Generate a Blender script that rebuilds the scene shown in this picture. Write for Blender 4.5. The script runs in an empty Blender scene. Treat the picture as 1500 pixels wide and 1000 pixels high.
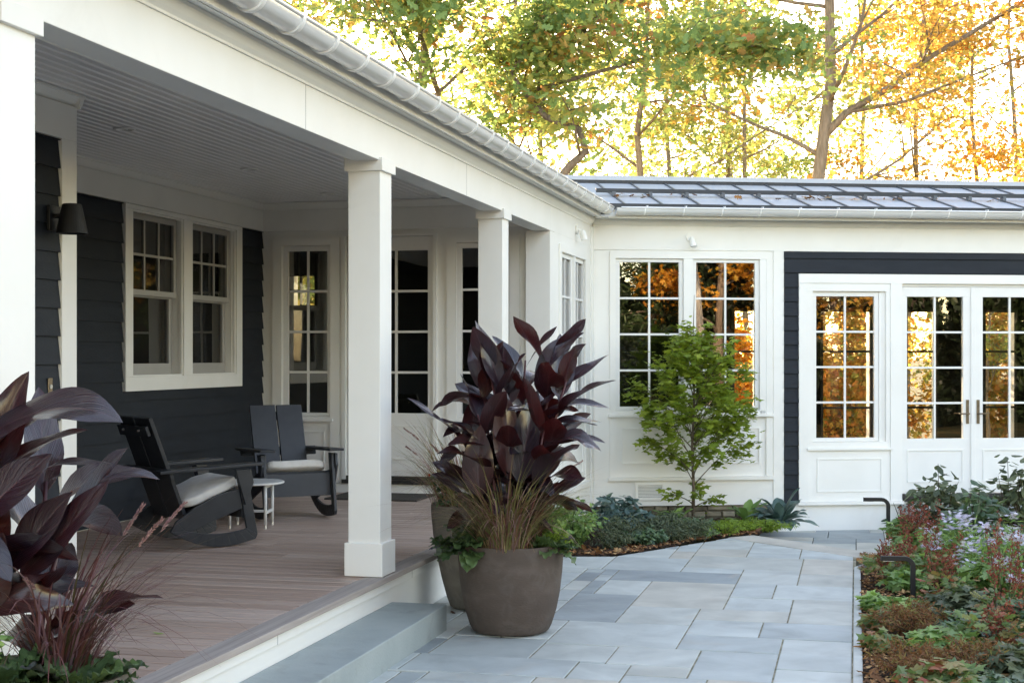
import bpy, math, random
import numpy as np
from mathutils import Vector, Matrix
R = math.radians
scene = bpy.context.scene
COL = scene.collection

# ------------------------------------------------------------ camera, sky, sun
PHI = math.atan(504 / 2100.0)
HC = 1.746
cam = bpy.data.cameras.new('camera')
cam_o = bpy.data.objects.new('camera', cam); COL.objects.link(cam_o)
cam_o.location = (0, 0, HC)
cam_o.rotation_euler = (R(90), 0, PHI)
cam.sensor_width = 36.0
cam.lens = 36.0 * 2100 / 1500
cam.shift_y = 22 / 1500.0
cam.clip_start = 0.05; cam.clip_end = 2000
scene.camera = cam_o

SUN_EL, SUN_AZ = R(15), R(-28)          # azimuth from +Y towards +X
world = bpy.data.worlds.new("World"); scene.world = world
world.use_nodes = True
wn = world.node_tree.nodes; wl = world.node_tree.links
bg = wn['Background']
sky = wn.new('ShaderNodeTexSky'); sky.sky_type = 'NISHITA'; sky.sun_disc = False
sky.sun_elevation = SUN_EL; sky.sun_rotation = SUN_AZ
sky.air_density = 1.0; sky.dust_density = 0.6; sky.ozone_density = 1.0
wl.new(sky.outputs[0], bg.inputs[0]); bg.inputs[1].default_value = 0.15
sl = bpy.data.lights.new('sun', 'SUN'); sl.energy = 4.0; sl.angle = R(0.5); sl.color = (1.0, 0.9, 0.76)
so = bpy.data.objects.new('sun', sl); COL.objects.link(so)
sd = Vector((math.sin(SUN_AZ) * math.cos(SUN_EL), math.cos(SUN_AZ) * math.cos(SUN_EL), math.sin(SUN_EL)))
so.rotation_euler = sd.to_track_quat('Z', 'Y').to_euler(); so.location = (0, 0, 30)
scene.view_settings.view_transform = 'Standard'; scene.view_settings.look = 'None'
scene.view_settings.exposure = 2.93; scene.view_settings.gamma = 1.0
scene.render.engine = 'CYCLES'
cy = scene.cycles
scene.view_settings.use_white_balance = True; scene.view_settings.white_balance_temperature = 8700; scene.view_settings.white_balance_tint = 20
cy.max_bounces = 10; cy.diffuse_bounces = 5; cy.glossy_bounces = 4; cy.transmission_bounces = 6; cy.transparent_max_bounces = 12
cy.use_denoising = True; cy.caustics_reflective = False; cy.caustics_refractive = False
cy.sample_clamp_indirect = 8

# ------------------------------------------------------------ materials
def hexmat(name):
    m = bpy.data.materials.new(name); m.use_nodes = True
    nt = m.node_tree; return m, nt.nodes, nt.links, nt.nodes['Principled BSDF']

def setp(p, **k):
    for a, v in k.items(): p.inputs[a.replace('_', ' ')].default_value = v

def ramp(n, stops):
    r = n.new('ShaderNodeValToRGB'); e = r.color_ramp.elements
    while len(e) < len(stops): e.new(0.5)
    for x, (pos, c) in zip(e, stops):
        x.position = pos; x.color = (*c, 1) if len(c) == 3 else c
    return r

def noise_mat(name, stops, scale=8, rough=0.6, bump=0.15, bscale=40, spec=0.4, stretch=(1, 1, 1), detail=5, metallic=0.0, coat=0.0, roughvar=0.0, dist=0.01):
    m, n, l, p = hexmat(name)
    tc = n.new('ShaderNodeTexCoord'); mp = n.new('ShaderNodeMapping'); mp.inputs['Scale'].default_value = stretch
    l.new(tc.outputs['Object'], mp.inputs[0])
    t = n.new('ShaderNodeTexNoise'); t.inputs['Scale'].default_value = scale; t.inputs['Detail'].default_value = detail
    l.new(mp.outputs[0], t.inputs['Vector'])
    r = ramp(n, stops); l.new(t.outputs['Fac'], r.inputs[0]); l.new(r.outputs[0], p.inputs['Base Color'])
    setp(p, Roughness=rough, Metallic=metallic); p.inputs['Specular IOR Level'].default_value = spec
    if coat: p.inputs['Coat Weight'].default_value = coat
    if bump:
        t2 = n.new('ShaderNodeTexNoise'); t2.inputs['Scale'].default_value = bscale; t2.inputs['Detail'].default_value = 6
        l.new(mp.outputs[0], t2.inputs['Vector'])
        b = n.new('ShaderNodeBump'); b.inputs['Strength'].default_value = bump; b.inputs['Distance'].default_value = dist
        l.new(t2.outputs['Fac'], b.inputs['Height']); l.new(b.outputs[0], p.inputs['Normal'])
        if roughvar:
            ma = n.new('ShaderNodeMapRange'); ma.inputs[3].default_value = rough - roughvar; ma.inputs[4].default_value = rough + roughvar
            l.new(t.outputs['Fac'], ma.inputs[0]); l.new(ma.outputs[0], p.inputs['Roughness'])
    return m

WHITE = noise_mat('white_paint', [(0.3, (0.79, 0.78, 0.74)), (0.7, (0.83, 0.82, 0.785))], 2.5, 0.42, 0.06, 60, 0.4, dist=0.004)
SASH = noise_mat('sash_paint', [(0.3, (0.76, 0.755, 0.73)), (0.7, (0.8, 0.795, 0.77))], 4, 0.35, 0.04, 60, dist=0.003)
TAUPE = noise_mat('screen_frame_paint', [(0.3, (0.36, 0.35, 0.33)), (0.7, (0.4, 0.39, 0.37))], 4, 0.5, 0.04, 60)
SIDING = noise_mat('navy_siding', [(0.25, (0.012, 0.016, 0.022)), (0.75, (0.017, 0.022, 0.030))], 3, 0.6, 0.3, 30, 0.22, (1, 1, 6), dist=0.004)
CEIL = noise_mat('ceiling_paint', [(0.3, (0.77, 0.76, 0.755)), (0.7, (0.82, 0.81, 0.805))], 3, 0.3, 0.04, 30, 0.5)
CHAR = noise_mat('charcoal_plastic', [(0.3, (0.018, 0.021, 0.027)), (0.7, (0.026, 0.029, 0.036))], 12, 0.42, 0.12, 150, 0.45, dist=0.003)
CUSH = noise_mat('cushion_fabric', [(0.3, (0.60, 0.575, 0.55)), (0.7, (0.68, 0.655, 0.63))], 14, 0.95, 0.6, 260, 0.03, dist=0.005)
TABLEW = noise_mat('table_enamel', [(0.3, (0.62, 0.62, 0.61)), (0.7, (0.68, 0.68, 0.66))], 6, 0.35, 0.03, 60)
POTM = noise_mat('planter_stoneware', [(0.25, (0.070, 0.050, 0.041)), (0.55, (0.092, 0.068, 0.056)), (0.78, (0.125, 0.096, 0.082))], 3.2, 0.78, 0.35, 45, 0.3, (1, 1, 2.4), dist=0.006)
POTM2 = noise_mat('planter_sandstone', [(0.25, (0.13, 0.115, 0.098)), (0.6, (0.165, 0.146, 0.125)), (0.8, (0.20, 0.178, 0.155))], 5, 0.8, 0.35, 45, 0.3, (1, 1, 2.0), dist=0.006)
BLACKM = noise_mat('black_metal', [(0.3, (0.006, 0.006, 0.007)), (0.7, (0.011, 0.011, 0.012))], 20, 0.5, 0.08, 120)
BRONZE = noise_mat('bronze', [(0.3, (0.16, 0.12, 0.08)), (0.7, (0.24, 0.19, 0.13))], 20, 0.4, 0.1, 90, 0.5, metallic=0.8)
STEEL = noise_mat('brushed_steel', [(0.3, (0.5, 0.5, 0.5)), (0.7, (0.6, 0.6, 0.6))], 20, 0.35, 0.0, metallic=0.9)
DARK = noise_mat('threshold_dark', [(0.3, (0.02, 0.019, 0.018)), (0.7, (0.035, 0.032, 0.03))], 20, 0.6, 0.1, 60)
MATT = noise_mat('coir_mat', [(0.3, (0.05, 0.042, 0.036)), (0.7, (0.085, 0.072, 0.06))], 40, 0.95, 0.6, 200)
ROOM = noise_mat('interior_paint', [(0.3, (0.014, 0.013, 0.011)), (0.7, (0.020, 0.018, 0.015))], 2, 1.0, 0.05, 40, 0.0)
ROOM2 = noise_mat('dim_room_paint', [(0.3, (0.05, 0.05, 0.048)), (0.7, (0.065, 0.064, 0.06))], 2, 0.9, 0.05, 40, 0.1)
ROOMF = noise_mat('interior_floor', [(0.3, (0.03, 0.022, 0.015)), (0.7, (0.05, 0.036, 0.024))], 3, 0.5, 0.1, 30, 0.2, (8, 1, 1))
ROOF = noise_mat('standing_seam_metal', [(0.3, (0.41, 0.43, 0.46)), (0.7, (0.44, 0.46, 0.49))], 1.5, 0.5, 0.02, 4, 0.15)
SEAM = noise_mat('seam_metal', [(0.3, (0.075, 0.09, 0.11)), (0.7, (0.10, 0.115, 0.135))], 1.5, 0.35, 0.02, 4, 0.5, metallic=0.4)
ROOFD = noise_mat('dark_roof_trim', [(0.3, (0.022, 0.027, 0.034)), (0.7, (0.03, 0.036, 0.044))], 6, 0.4, 0.03, 30)
GUTT = noise_mat('gutter_metal', [(0.3, (0.76, 0.76, 0.76)), (0.7, (0.81, 0.81, 0.805))], 3, 0.24, 0.03, 20, 0.5, metallic=0.22)
GUTTJ = noise_mat('gutter_band_metal', [(0.3, (0.80, 0.80, 0.79)), (0.7, (0.86, 0.86, 0.85))], 3, 0.4, 0.0, 20, 0.5)
STEP = noise_mat('bluestone_step', [(0.25, (0.28, 0.325, 0.32)), (0.6, (0.33, 0.37, 0.36)), (0.85, (0.38, 0.415, 0.40))], 4, 0.75, 0.35, 70, 0.35, dist=0.004)
STEPF = noise_mat('split_bluestone', [(0.25, (0.11, 0.14, 0.145)), (0.6, (0.17, 0.205, 0.21)), (0.85, (0.22, 0.25, 0.25))], 9, 0.8, 0.9, 28, 0.3, (1, 1, 3), dist=0.02)
SAND = noise_mat('joint_sand', [(0.3, (0.10, 0.105, 0.06)), (0.5, (0.26, 0.23, 0.16)), (0.75, (0.46, 0.40, 0.31))], 9, 0.95, 0.5, 120)
SOIL = noise_mat('potting_soil', [(0.3, (0.012, 0.009, 0.007)), (0.7, (0.035, 0.025, 0.018))], 30, 0.95, 0.8, 80)
MULCH = noise_mat('bark_mulch', [(0.28, (0.012, 0.008, 0.006)), (0.5, (0.045, 0.026, 0.017)), (0.72, (0.12, 0.065, 0.036))], 45, 0.95, 1.0, 60, 0.2, dist=0.05)
LITTER = noise_mat('forest_floor', [(0.25, (0.035, 0.045, 0.015)), (0.5, (0.09, 0.075, 0.025)), (0.75, (0.24, 0.13, 0.04))], 1.8, 0.95, 0.8, 9, 0.2, detail=9, dist=0.08)
STONE = None

def weathered(m, tint, scale, lo, amt, zfade=None):
    """soft blotches of bloom and splash marks over a material's own colour"""
    nt = m.node_tree; n, l = nt.nodes, nt.links; p = n['Principled BSDF']; src = p.inputs['Base Color'].links[0].from_socket
    tc = n.new('ShaderNodeTexCoord'); t = n.new('ShaderNodeTexNoise'); t.inputs['Scale'].default_value = scale; t.inputs['Detail'].default_value = 8; t.inputs['Roughness'].default_value = 0.65; t.inputs['Distortion'].default_value = 0.8
    l.new(tc.outputs['Object'], t.inputs['Vector']); r = ramp(n, [(lo, (0, 0, 0)), (lo + 0.2, (1, 1, 1))]); l.new(t.outputs['Fac'], r.inputs[0])
    f = n.new('ShaderNodeMath'); f.operation = 'MULTIPLY'; f.inputs[1].default_value = amt; l.new(r.outputs[0], f.inputs[0]); out = f.outputs[0]
    if zfade:
        sx = n.new('ShaderNodeSeparateXYZ'); l.new(tc.outputs['Object'], sx.inputs[0]); mr = n.new('ShaderNodeMapRange'); mr.inputs[1].default_value = zfade[0]; mr.inputs[2].default_value = zfade[1]; mr.inputs[3].default_value = 1; mr.inputs[4].default_value = zfade[2]
        l.new(sx.outputs[2], mr.inputs[0]); f2_ = n.new('ShaderNodeMath'); f2_.operation = 'MULTIPLY'; l.new(out, f2_.inputs[0]); l.new(mr.outputs[0], f2_.inputs[1]); out = f2_.outputs[0]
    mx = n.new('ShaderNodeMix'); mx.data_type = 'RGBA'; l.new(out, mx.inputs['Factor']); l.new(src, mx.inputs['A']); mx.inputs['B'].default_value = (*tint, 1); l.new(mx.outputs['Result'], p.inputs['Base Color'])
weathered(POTM, (0.15, 0.13, 0.115), 9, 0.5, 0.3); weathered(POTM, (0.05, 0.04, 0.03), 22, 0.5, 0.55, (0.02, 0.16, 0.0))
weathered(POTM2, (0.28, 0.26, 0.235), 5, 0.5, 0.5); weathered(POTM2, (0.08, 0.07, 0.055), 22, 0.5, 0.55, (0.02, 0.18, 0.0))
weathered(STEP, (0.20, 0.21, 0.185), 3.5, 0.52, 0.45); weathered(STEP, (0.50, 0.50, 0.46), 60, 0.60, 0.5)
weathered(WHITE, (0.62, 0.60, 0.55), 1.6, 0.56, 0.22)
weathered(SIDING, (0.024, 0.029, 0.036), 2.2, 0.52, 0.5)

def attr_mat(name, stops, rough=0.7, nscale=6, namt=0.35, bump=0.3, bscale=40, stretch=(1, 1, 1), spec=0.35, stain=None):
    """colour from the per-face attribute rnd, broken up by noise"""
    m, n, l, p = hexmat(name)
    at = n.new('ShaderNodeAttribute'); at.attribute_name = 'rnd'
    r = ramp(n, stops); r.color_ramp.interpolation = 'LINEAR'; l.new(at.outputs['Fac'], r.inputs[0])
    tc = n.new('ShaderNodeTexCoord'); mp = n.new('ShaderNodeMapping'); mp.inputs['Scale'].default_value = stretch
    l.new(tc.outputs['Object'], mp.inputs[0])
    # shift noise for each stone or board
    cx = n.new('ShaderNodeCombineXYZ'); mu = n.new('ShaderNodeMath'); mu.operation = 'MULTIPLY'; mu.inputs[1].default_value = 37.0
    l.new(at.outputs['Fac'], mu.inputs[0]); l.new(mu.outputs[0], cx.inputs[0]); l.new(mu.outputs[0], cx.inputs[2])
    va = n.new('ShaderNodeVectorMath'); va.operation = 'ADD'; l.new(mp.outputs[0], va.inputs[0]); l.new(cx.outputs[0], va.inputs[1])
    t = n.new('ShaderNodeTexNoise'); t.inputs['Scale'].default_value = nscale; t.inputs['Detail'].default_value = 6; t.inputs['Distortion'].default_value = 0.6
    l.new(va.outputs[0], t.inputs['Vector'])
    mr = n.new('ShaderNodeMapRange'); mr.inputs[1].default_value = 0.25; mr.inputs[2].default_value = 0.75
    mr.inputs[3].default_value = 1 - namt; mr.inputs[4].default_value = 1 + namt
    l.new(t.outputs['Fac'], mr.inputs[0])
    mx = n.new('ShaderNodeMix'); mx.data_type = 'RGBA'; mx.blend_type = 'MULTIPLY'; mx.inputs['Factor'].default_value = 1
    l.new(r.outputs[0], mx.inputs['A']); l.new(mr.outputs[0], mx.inputs['B'])
    out = mx.outputs['Result']
    if stain:
        t3 = n.new('ShaderNodeTexNoise'); t3.inputs['Scale'].default_value = stain[1]; t3.inputs['Detail'].default_value = 4; t3.inputs['Distortion'].default_value = 1.2
        l.new(va.outputs[0], t3.inputs['Vector'])
        r3 = ramp(n, [(stain[2], (0, 0, 0)), (stain[2] + 0.14, (1, 1, 1))]); l.new(t3.outputs['Fac'], r3.inputs[0])
        sc = n.new('ShaderNodeMath'); sc.operation = 'MULTIPLY'; sc.inputs[1].default_value = stain[3]; l.new(r3.outputs[0], sc.inputs[0])
        m3 = n.new('ShaderNodeMix'); m3.data_type = 'RGBA'; l.new(sc.outputs[0], m3.inputs['Factor'])
        l.new(out, m3.inputs['A']); m3.inputs['B'].default_value = (*stain[0], 1); out = m3.outputs['Result']
    l.new(out, p.inputs['Base Color'])
    setp(p, Roughness=rough); p.inputs['Specular IOR Level'].default_value = spec
    t2 = n.new('ShaderNodeTexNoise'); t2.inputs['Scale'].default_value = bscale; t2.inputs['Detail'].default_value = 7
    l.new(va.outputs[0], t2.inputs['Vector'])
    b = n.new('ShaderNodeBump'); b.inputs['Strength'].default_value = bump; b.inputs['Distance'].default_value = 0.006
    l.new(t2.outputs['Fac'], b.inputs['Height']); l.new(b.outputs[0], p.inputs['Normal'])
    return m

PAVER = attr_mat('bluestone_paver', [(0.0, (0.24, 0.27, 0.28)), (0.25, (0.37, 0.405, 0.40)), (0.55, (0.47, 0.495, 0.47)), (0.8, (0.45, 0.455, 0.415)), (1.0, (0.49, 0.45, 0.385))],
                 0.62, 2.6, 0.20, 0.8, 16, stain=((0.46, 0.39, 0.32), 1.8, 0.62, 0.5))
weathered(PAVER, (0.17, 0.185, 0.18), 2.0, 0.55, 0.30); weathered(PAVER, (0.14, 0.14, 0.12), 45, 0.64, 0.5); weathered(PAVER, (0.56, 0.55, 0.50), 9, 0.60, 0.30)
DECKM = attr_mat('ipe_decking', [(0.0, (0.42, 0.29, 0.235)), (0.5, (0.48, 0.345, 0.285)), (1.0, (0.53, 0.40, 0.34))], 0.45, 2.2, 0.24, 0.35, 14, (0.7, 22, 22), 0.35)
DECKE = attr_mat('weathered_deck_edge', [(0.0, (0.29, 0.24, 0.215)), (1.0, (0.38, 0.325, 0.295))], 0.65, 2.2, 0.25, 0.35, 14, (22, 0.7, 22))
STONE = attr_mat('fieldstone', [(0.0, (0.10, 0.085, 0.06)), (0.5, (0.19, 0.16, 0.115)), (1.0, (0.27, 0.235, 0.175))], 0.85, 7, 0.4, 0.8, 20)
CHIPM = attr_mat('dry_leaf', [(0.0, (0.06, 0.025, 0.012)), (0.4, (0.20, 0.08, 0.03)), (0.75, (0.38, 0.17, 0.06)), (1.0, (0.5, 0.30, 0.14))], 0.8, 20, 0.3, 0.2, 60)

def bark_mat(name, c0, c1, scale=7):
    return noise_mat(name, [(0.3, c0), (0.7, c1)], scale, 0.9, 1.0, 14, 0.2, (3, 3, 0.6), dist=0.04)
BARK = bark_mat('grey_brown_bark', (0.12, 0.09, 0.065), (0.25, 0.195, 0.15))
BARKT = bark_mat('tan_bark', (0.17, 0.135, 0.10), (0.31, 0.25, 0.19))
BARKW = bark_mat('pale_birch_bark', (0.42, 0.36, 0.29), (0.66, 0.60, 0.52))
BARKG = bark_mat('smooth_grey_bark', (0.10, 0.075, 0.05), (0.19, 0.15, 0.105), 12)

def leaf_mat(name, stops, transl=0.45, rough=0.5, tint=(1.3, 1.3, 1.0), spec=0.4):
    m, n, l, p = hexmat(name)
    at = n.new('ShaderNodeAttribute'); at.attribute_name = 'rnd'
    r = ramp(n, stops); l.new(at.outputs['Fac'], r.inputs[0])
    l.new(r.outputs[0], p.inputs['Base Color']); setp(p, Roughness=rough); p.inputs['Specular IOR Level'].default_value = spec
    mx = n.new('ShaderNodeMix'); mx.data_type = 'RGBA'; mx.blend_type = 'MULTIPLY'; mx.inputs['Factor'].default_value = 1
    l.new(r.outputs[0], mx.inputs['A']); mx.inputs['B'].default_value = (*tint, 1)
    tr = n.new('ShaderNodeBsdfTranslucent'); l.new(mx.outputs['Result'], tr.inputs['Color'])
    ms = n.new('ShaderNodeMixShader'); ms.inputs[0].default_value = transl
    l.new(p.outputs[0], ms.inputs[1]); l.new(tr.outputs[0], ms.inputs[2])
    l.new(ms.outputs[0], n['Material Output'].inputs[0])
    return m

OAKLEAF = leaf_mat('oak_leaf', [(0.0, (0.12, 0.22, 0.085)), (0.4, (0.20, 0.31, 0.10)), (0.65, (0.34, 0.37, 0.10)), (0.85, (0.48, 0.34, 0.10)), (1.0, (0.46, 0.18, 0.07))], 0.52, tint=(1.05, 1.05, 1.0))
GOLDLEAF = leaf_mat('golden_leaf', [(0.0, (0.20, 0.26, 0.07)), (0.25, (0.42, 0.34, 0.08)), (0.6, (0.54, 0.33, 0.085)), (0.88, (0.52, 0.24, 0.065)), (1.0, (0.40, 0.15, 0.05))], 0.52, tint=(1.05, 1.05, 1.0))
LIMELEAF = leaf_mat('lime_leaf', [(0.0, (0.14, 0.23, 0.08)), (0.5, (0.28, 0.34, 0.10)), (1.0, (0.48, 0.38, 0.10))], 0.52, tint=(1.05, 1.05, 1.0))
ORANGELEAF = leaf_mat('orange_leaf', [(0.0, (0.30, 0.11, 0.02)), (0.4, (0.52, 0.22, 0.03)), (0.75, (0.66, 0.34, 0.05)), (1.0, (0.40, 0.30, 0.05))], 0.45)
PINELEAF = leaf_mat('pine_needle', [(0.0, (0.02, 0.045, 0.018)), (1.0, (0.06, 0.10, 0.035))], 0.3)
MAPLELEAF = leaf_mat('japanese_maple_leaf', [(0.0, (0.13, 0.20, 0.03)), (0.5, (0.23, 0.32, 0.045)), (0.85, (0.34, 0.41, 0.06)), (1.0, (0.40, 0.40, 0.08))], 0.42, 0.45)
DKGREEN = leaf_mat('dark_green_leaf', [(0.0, (0.034, 0.076, 0.042)), (0.6, (0.085, 0.161, 0.085)), (1.0, (0.151, 0.246, 0.113))], 0.25, 0.38)
BLUEGREEN = leaf_mat('blue_green_leaf', [(0.0, (0.039, 0.084, 0.077)), (0.6, (0.084, 0.154, 0.140)), (1.0, (0.154, 0.238, 0.210))], 0.25, 0.4)
MIDGREEN = leaf_mat('mid_green_leaf', [(0.0, (0.100, 0.200, 0.060)), (0.6, (0.180, 0.320, 0.100)), (1.0, (0.320, 0.480, 0.140))], 0.35, 0.45)
GREYGREEN = leaf_mat('grey_green_leaf', [(0.0, (0.06, 0.085, 0.05)), (0.6, (0.11, 0.145, 0.08)), (1.0, (0.18, 0.21, 0.12))], 0.3, 0.5)
FERNLEAF = leaf_mat('fern_leaf', [(0.0, (0.130, 0.221, 0.026)), (1.0, (0.273, 0.390, 0.052))], 0.4, 0.5)
KALELEAF = leaf_mat('kale_leaf', [(0.0, (0.035, 0.07, 0.03)), (0.6, (0.07, 0.125, 0.045)), (0.85, (0.10, 0.16, 0.06)), (1.0, (0.07, 0.06, 0.085))], 0.2, 0.45)
EPILEAF = leaf_mat('bronze_green_leaf', [(0.0, (0.076, 0.143, 0.050)), (0.5, (0.168, 0.252, 0.084)), (0.8, (0.319, 0.218, 0.084)), (1.0, (0.403, 0.101, 0.067))], 0.35, 0.45)
ASTILBEM = leaf_mat('astilbe_plume', [(0.0, (0.16, 0.035, 0.025)), (0.6, (0.26, 0.065, 0.045)), (1.0, (0.34, 0.12, 0.08))], 0.3, 0.85)
RUSTFOL = leaf_mat('rusty_foliage', [(0.0, (0.16, 0.06, 0.025)), (0.6, (0.26, 0.11, 0.045)), (1.0, (0.20, 0.19, 0.06))], 0.35, 0.7)
ASTERM = leaf_mat('aster_petal', [(0.0, (0.50, 0.46, 0.62)), (0.75, (0.62, 0.58, 0.72)), (1.0, (0.72, 0.68, 0.76))], 0.3, 0.7)
REDFL = leaf_mat('red_petal', [(0.0, (0.45, 0.015, 0.01)), (1.0, (0.62, 0.04, 0.02))], 0.3, 0.6)
GRASSM = leaf_mat('fountain_grass', [(0.0, (0.12, 0.15, 0.04)), (0.35, (0.22, 0.18, 0.07)), (0.6, (0.21, 0.08, 0.06)), (0.85, (0.32, 0.19, 0.18)), (1.0, (0.46, 0.35, 0.18))], 0.3, 0.45)
PLUMEM = leaf_mat('grass_plume', [(0.0, (0.22, 0.09, 0.10)), (1.0, (0.40, 0.24, 0.22))], 0.3, 0.9)
GRASSR = leaf_mat('red_fountain_grass', [(0.0, (0.07, 0.06, 0.025)), (0.3, (0.13, 0.045, 0.035)), (0.7, (0.18, 0.07, 0.075)), (1.0, (0.27, 0.16, 0.19))], 0.3, 0.4)
STEMG = noise_mat('green_stem', [(0.3, (0.05, 0.06, 0.025)), (0.7, (0.09, 0.08, 0.035))], 20, 0.6, 0.0)
STEMB = noise_mat('woody_stem', [(0.3, (0.05, 0.03, 0.02)), (0.7, (0.10, 0.065, 0.04))], 20, 0.8, 0.3, 40)
STEMR = noise_mat('maroon_stem', [(0.3, (0.05, 0.012, 0.016)), (0.7, (0.10, 0.025, 0.026))], 14, 0.45, 0.0)

def canna_mat():
    m, n, l, p = hexmat('canna_leaf')
    uv = n.new('ShaderNodeUVMap'); uv.uv_map = 'UVMap'
    sx = n.new('ShaderNodeSeparateXYZ'); l.new(uv.outputs[0], sx.inputs[0])
    ab = n.new('ShaderNodeMath'); ab.operation = 'ABSOLUTE'; l.new(sx.outputs[0], ab.inputs[0])
    m1 = n.new('ShaderNodeMath'); m1.operation = 'MULTIPLY'; m1.inputs[1].default_value = -0.42; l.new(ab.outputs[0], m1.inputs[0])
    ad = n.new('ShaderNodeMath'); ad.operation = 'ADD'; l.new(sx.outputs[1], ad.inputs[0]); l.new(m1.outputs[0], ad.inputs[1])
    cx = n.new('ShaderNodeCombineXYZ'); l.new(ad.outputs[0], cx.inputs[0])
    at = n.new('ShaderNodeAttribute'); at.attribute_name = 'rnd'; l.new(at.outputs['Fac'], cx.inputs[1])
    t = n.new('ShaderNodeTexNoise'); t.inputs['Scale'].default_value = 38; t.inputs['Detail'].default_value = 3; l.new(cx.outputs[0], t.inputs['Vector'])
    rib = n.new('ShaderNodeMapRange'); rib.inputs[1].default_value = 0.35; rib.inputs[2].default_value = 0.65; l.new(t.outputs['Fac'], rib.inputs[0])
    mid = n.new('ShaderNodeMapRange'); mid.inputs[1].default_value = 0.0; mid.inputs[2].default_value = 0.07; mid.inputs[3].default_value = 1; mid.inputs[4].default_value = 0
    l.new(ab.outputs[0], mid.inputs[0])
    r = ramp(n, [(0.0, (0.018, 0.008, 0.021)), (0.5, (0.028, 0.008, 0.016)), (1.0, (0.072, 0.011, 0.009))]); l.new(at.outputs['Fac'], r.inputs[0])
    mx = n.new('ShaderNodeMix'); mx.data_type = 'RGBA'; mx.blend_type = 'MULTIPLY'; mx.inputs['Factor'].default_value = 0.75
    l.new(r.outputs[0], mx.inputs['A']); l.new(rib.outputs[0], mx.inputs['B'])
    m2 = n.new('ShaderNodeMix'); m2.data_type = 'RGBA'; l.new(mid.outputs[0], m2.inputs['Factor']); l.new(mx.outputs['Result'], m2.inputs['A']); m2.inputs['B'].default_value = (0.075, 0.035, 0.042, 1)
    l.new(m2.outputs['Result'], p.inputs['Base Color']); setp(p, Roughness=0.34); p.inputs['Specular IOR Level'].default_value = 0.6; p.inputs['Specular Tint'].default_value = (0.86, 0.92, 1.0, 1); p.inputs['Coat Weight'].default_value = 0.9; p.inputs['Coat Roughness'].default_value = 0.14
    b = n.new('ShaderNodeBump'); b.inputs['Strength'].default_value = 0.6; b.inputs['Distance'].default_value = 0.005
    l.new(rib.outputs[0], b.inputs['Height']); l.new(b.outputs[0], p.inputs['Normal'])
    tr = n.new('ShaderNodeBsdfTranslucent'); tr.inputs['Color'].default_value = (0.16, 0.016, 0.010, 1)
    ms = n.new('ShaderNodeMixShader'); ms.inputs[0].default_value = 0.17
    l.new(p.outputs[0], ms.inputs[1]); l.new(tr.outputs[0], ms.inputs[2]); l.new(ms.outputs[0], n['Material Output'].inputs[0])
    return m
CANNA = canna_mat()

def glass_mat(name, refl=0.16, tint=(0.82, 0.86, 0.84)):
    m = bpy.data.materials.new(name); m.use_nodes = True
    n, l = m.node_tree.nodes, m.node_tree.links
    n.remove(n['Principled BSDF'])
    g = n.new('ShaderNodeBsdfGlossy'); g.inputs['Roughness'].default_value = 0.0; g.inputs['Color'].default_value = (1, 1, 1, 1)
    t = n.new('ShaderNodeBsdfTransparent'); t.inputs['Color'].default_value = (*tint, 1)
    fr = n.new('ShaderNodeFresnel'); fr.inputs[0].default_value = 1.5
    ad = n.new('ShaderNodeMath'); ad.operation = 'ADD'; ad.use_clamp = True; ad.inputs[1].default_value = refl - 0.04; l.new(fr.outputs[0], ad.inputs[0])
    # faint waviness of float glass
    tc = n.new('ShaderNodeTexCoord'); tn = n.new('ShaderNodeTexNoise'); tn.inputs['Scale'].default_value = 1.6; tn.inputs['Detail'].default_value = 1
    l.new(tc.outputs['Object'], tn.inputs['Vector'])
    b = n.new('ShaderNodeBump'); b.inputs['Strength'].default_value = 0.06; b.inputs['Distance'].default_value = 0.02
    l.new(tn.outputs['Fac'], b.inputs['Height']); l.new(b.outputs[0], g.inputs['Normal'])
    ms = n.new('ShaderNodeMixShader'); l.new(ad.outputs[0], ms.inputs[0]); l.new(t.outputs[0], ms.inputs[1]); l.new(g.outputs[0], ms.inputs[2])
    l.new(ms.outputs[0], n['Material Output'].inputs[0])
    return m
GLASS = glass_mat('window_glass')
SCREENG = glass_mat('screened_glass', 0.07, (0.5, 0.5, 0.5))

# ------------------------------------------------------------ mesh helpers
def link(name, me, parent=None, loc=(0, 0, 0), rot=(0, 0, 0)):
    o = bpy.data.objects.new(name, me); COL.objects.link(o); o.location = loc; o.rotation_euler = rot
    if parent: o.parent = parent
    return o

def tag(o, label=None, cat=None, group=None, kind=None):
    if label: o['label'] = label
    if cat: o['category'] = cat
    if group: o['group'] = group
    if kind: o['kind'] = kind
    return o

def empty(name, loc, rz=0, label=None, cat=None, group=None):
    o = bpy.data.objects.new(name, None); COL.objects.link(o); o.location = loc; o.rotation_euler = (0, 0, rz)
    o.empty_display_size = 0.1
    return tag(o, label, cat, group)

def copy_tree(o, parent=None):
    c = o.copy(); COL.objects.link(c); c.parent = parent
    for ch in list(o.children): copy_tree(ch, c)
    return c

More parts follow.
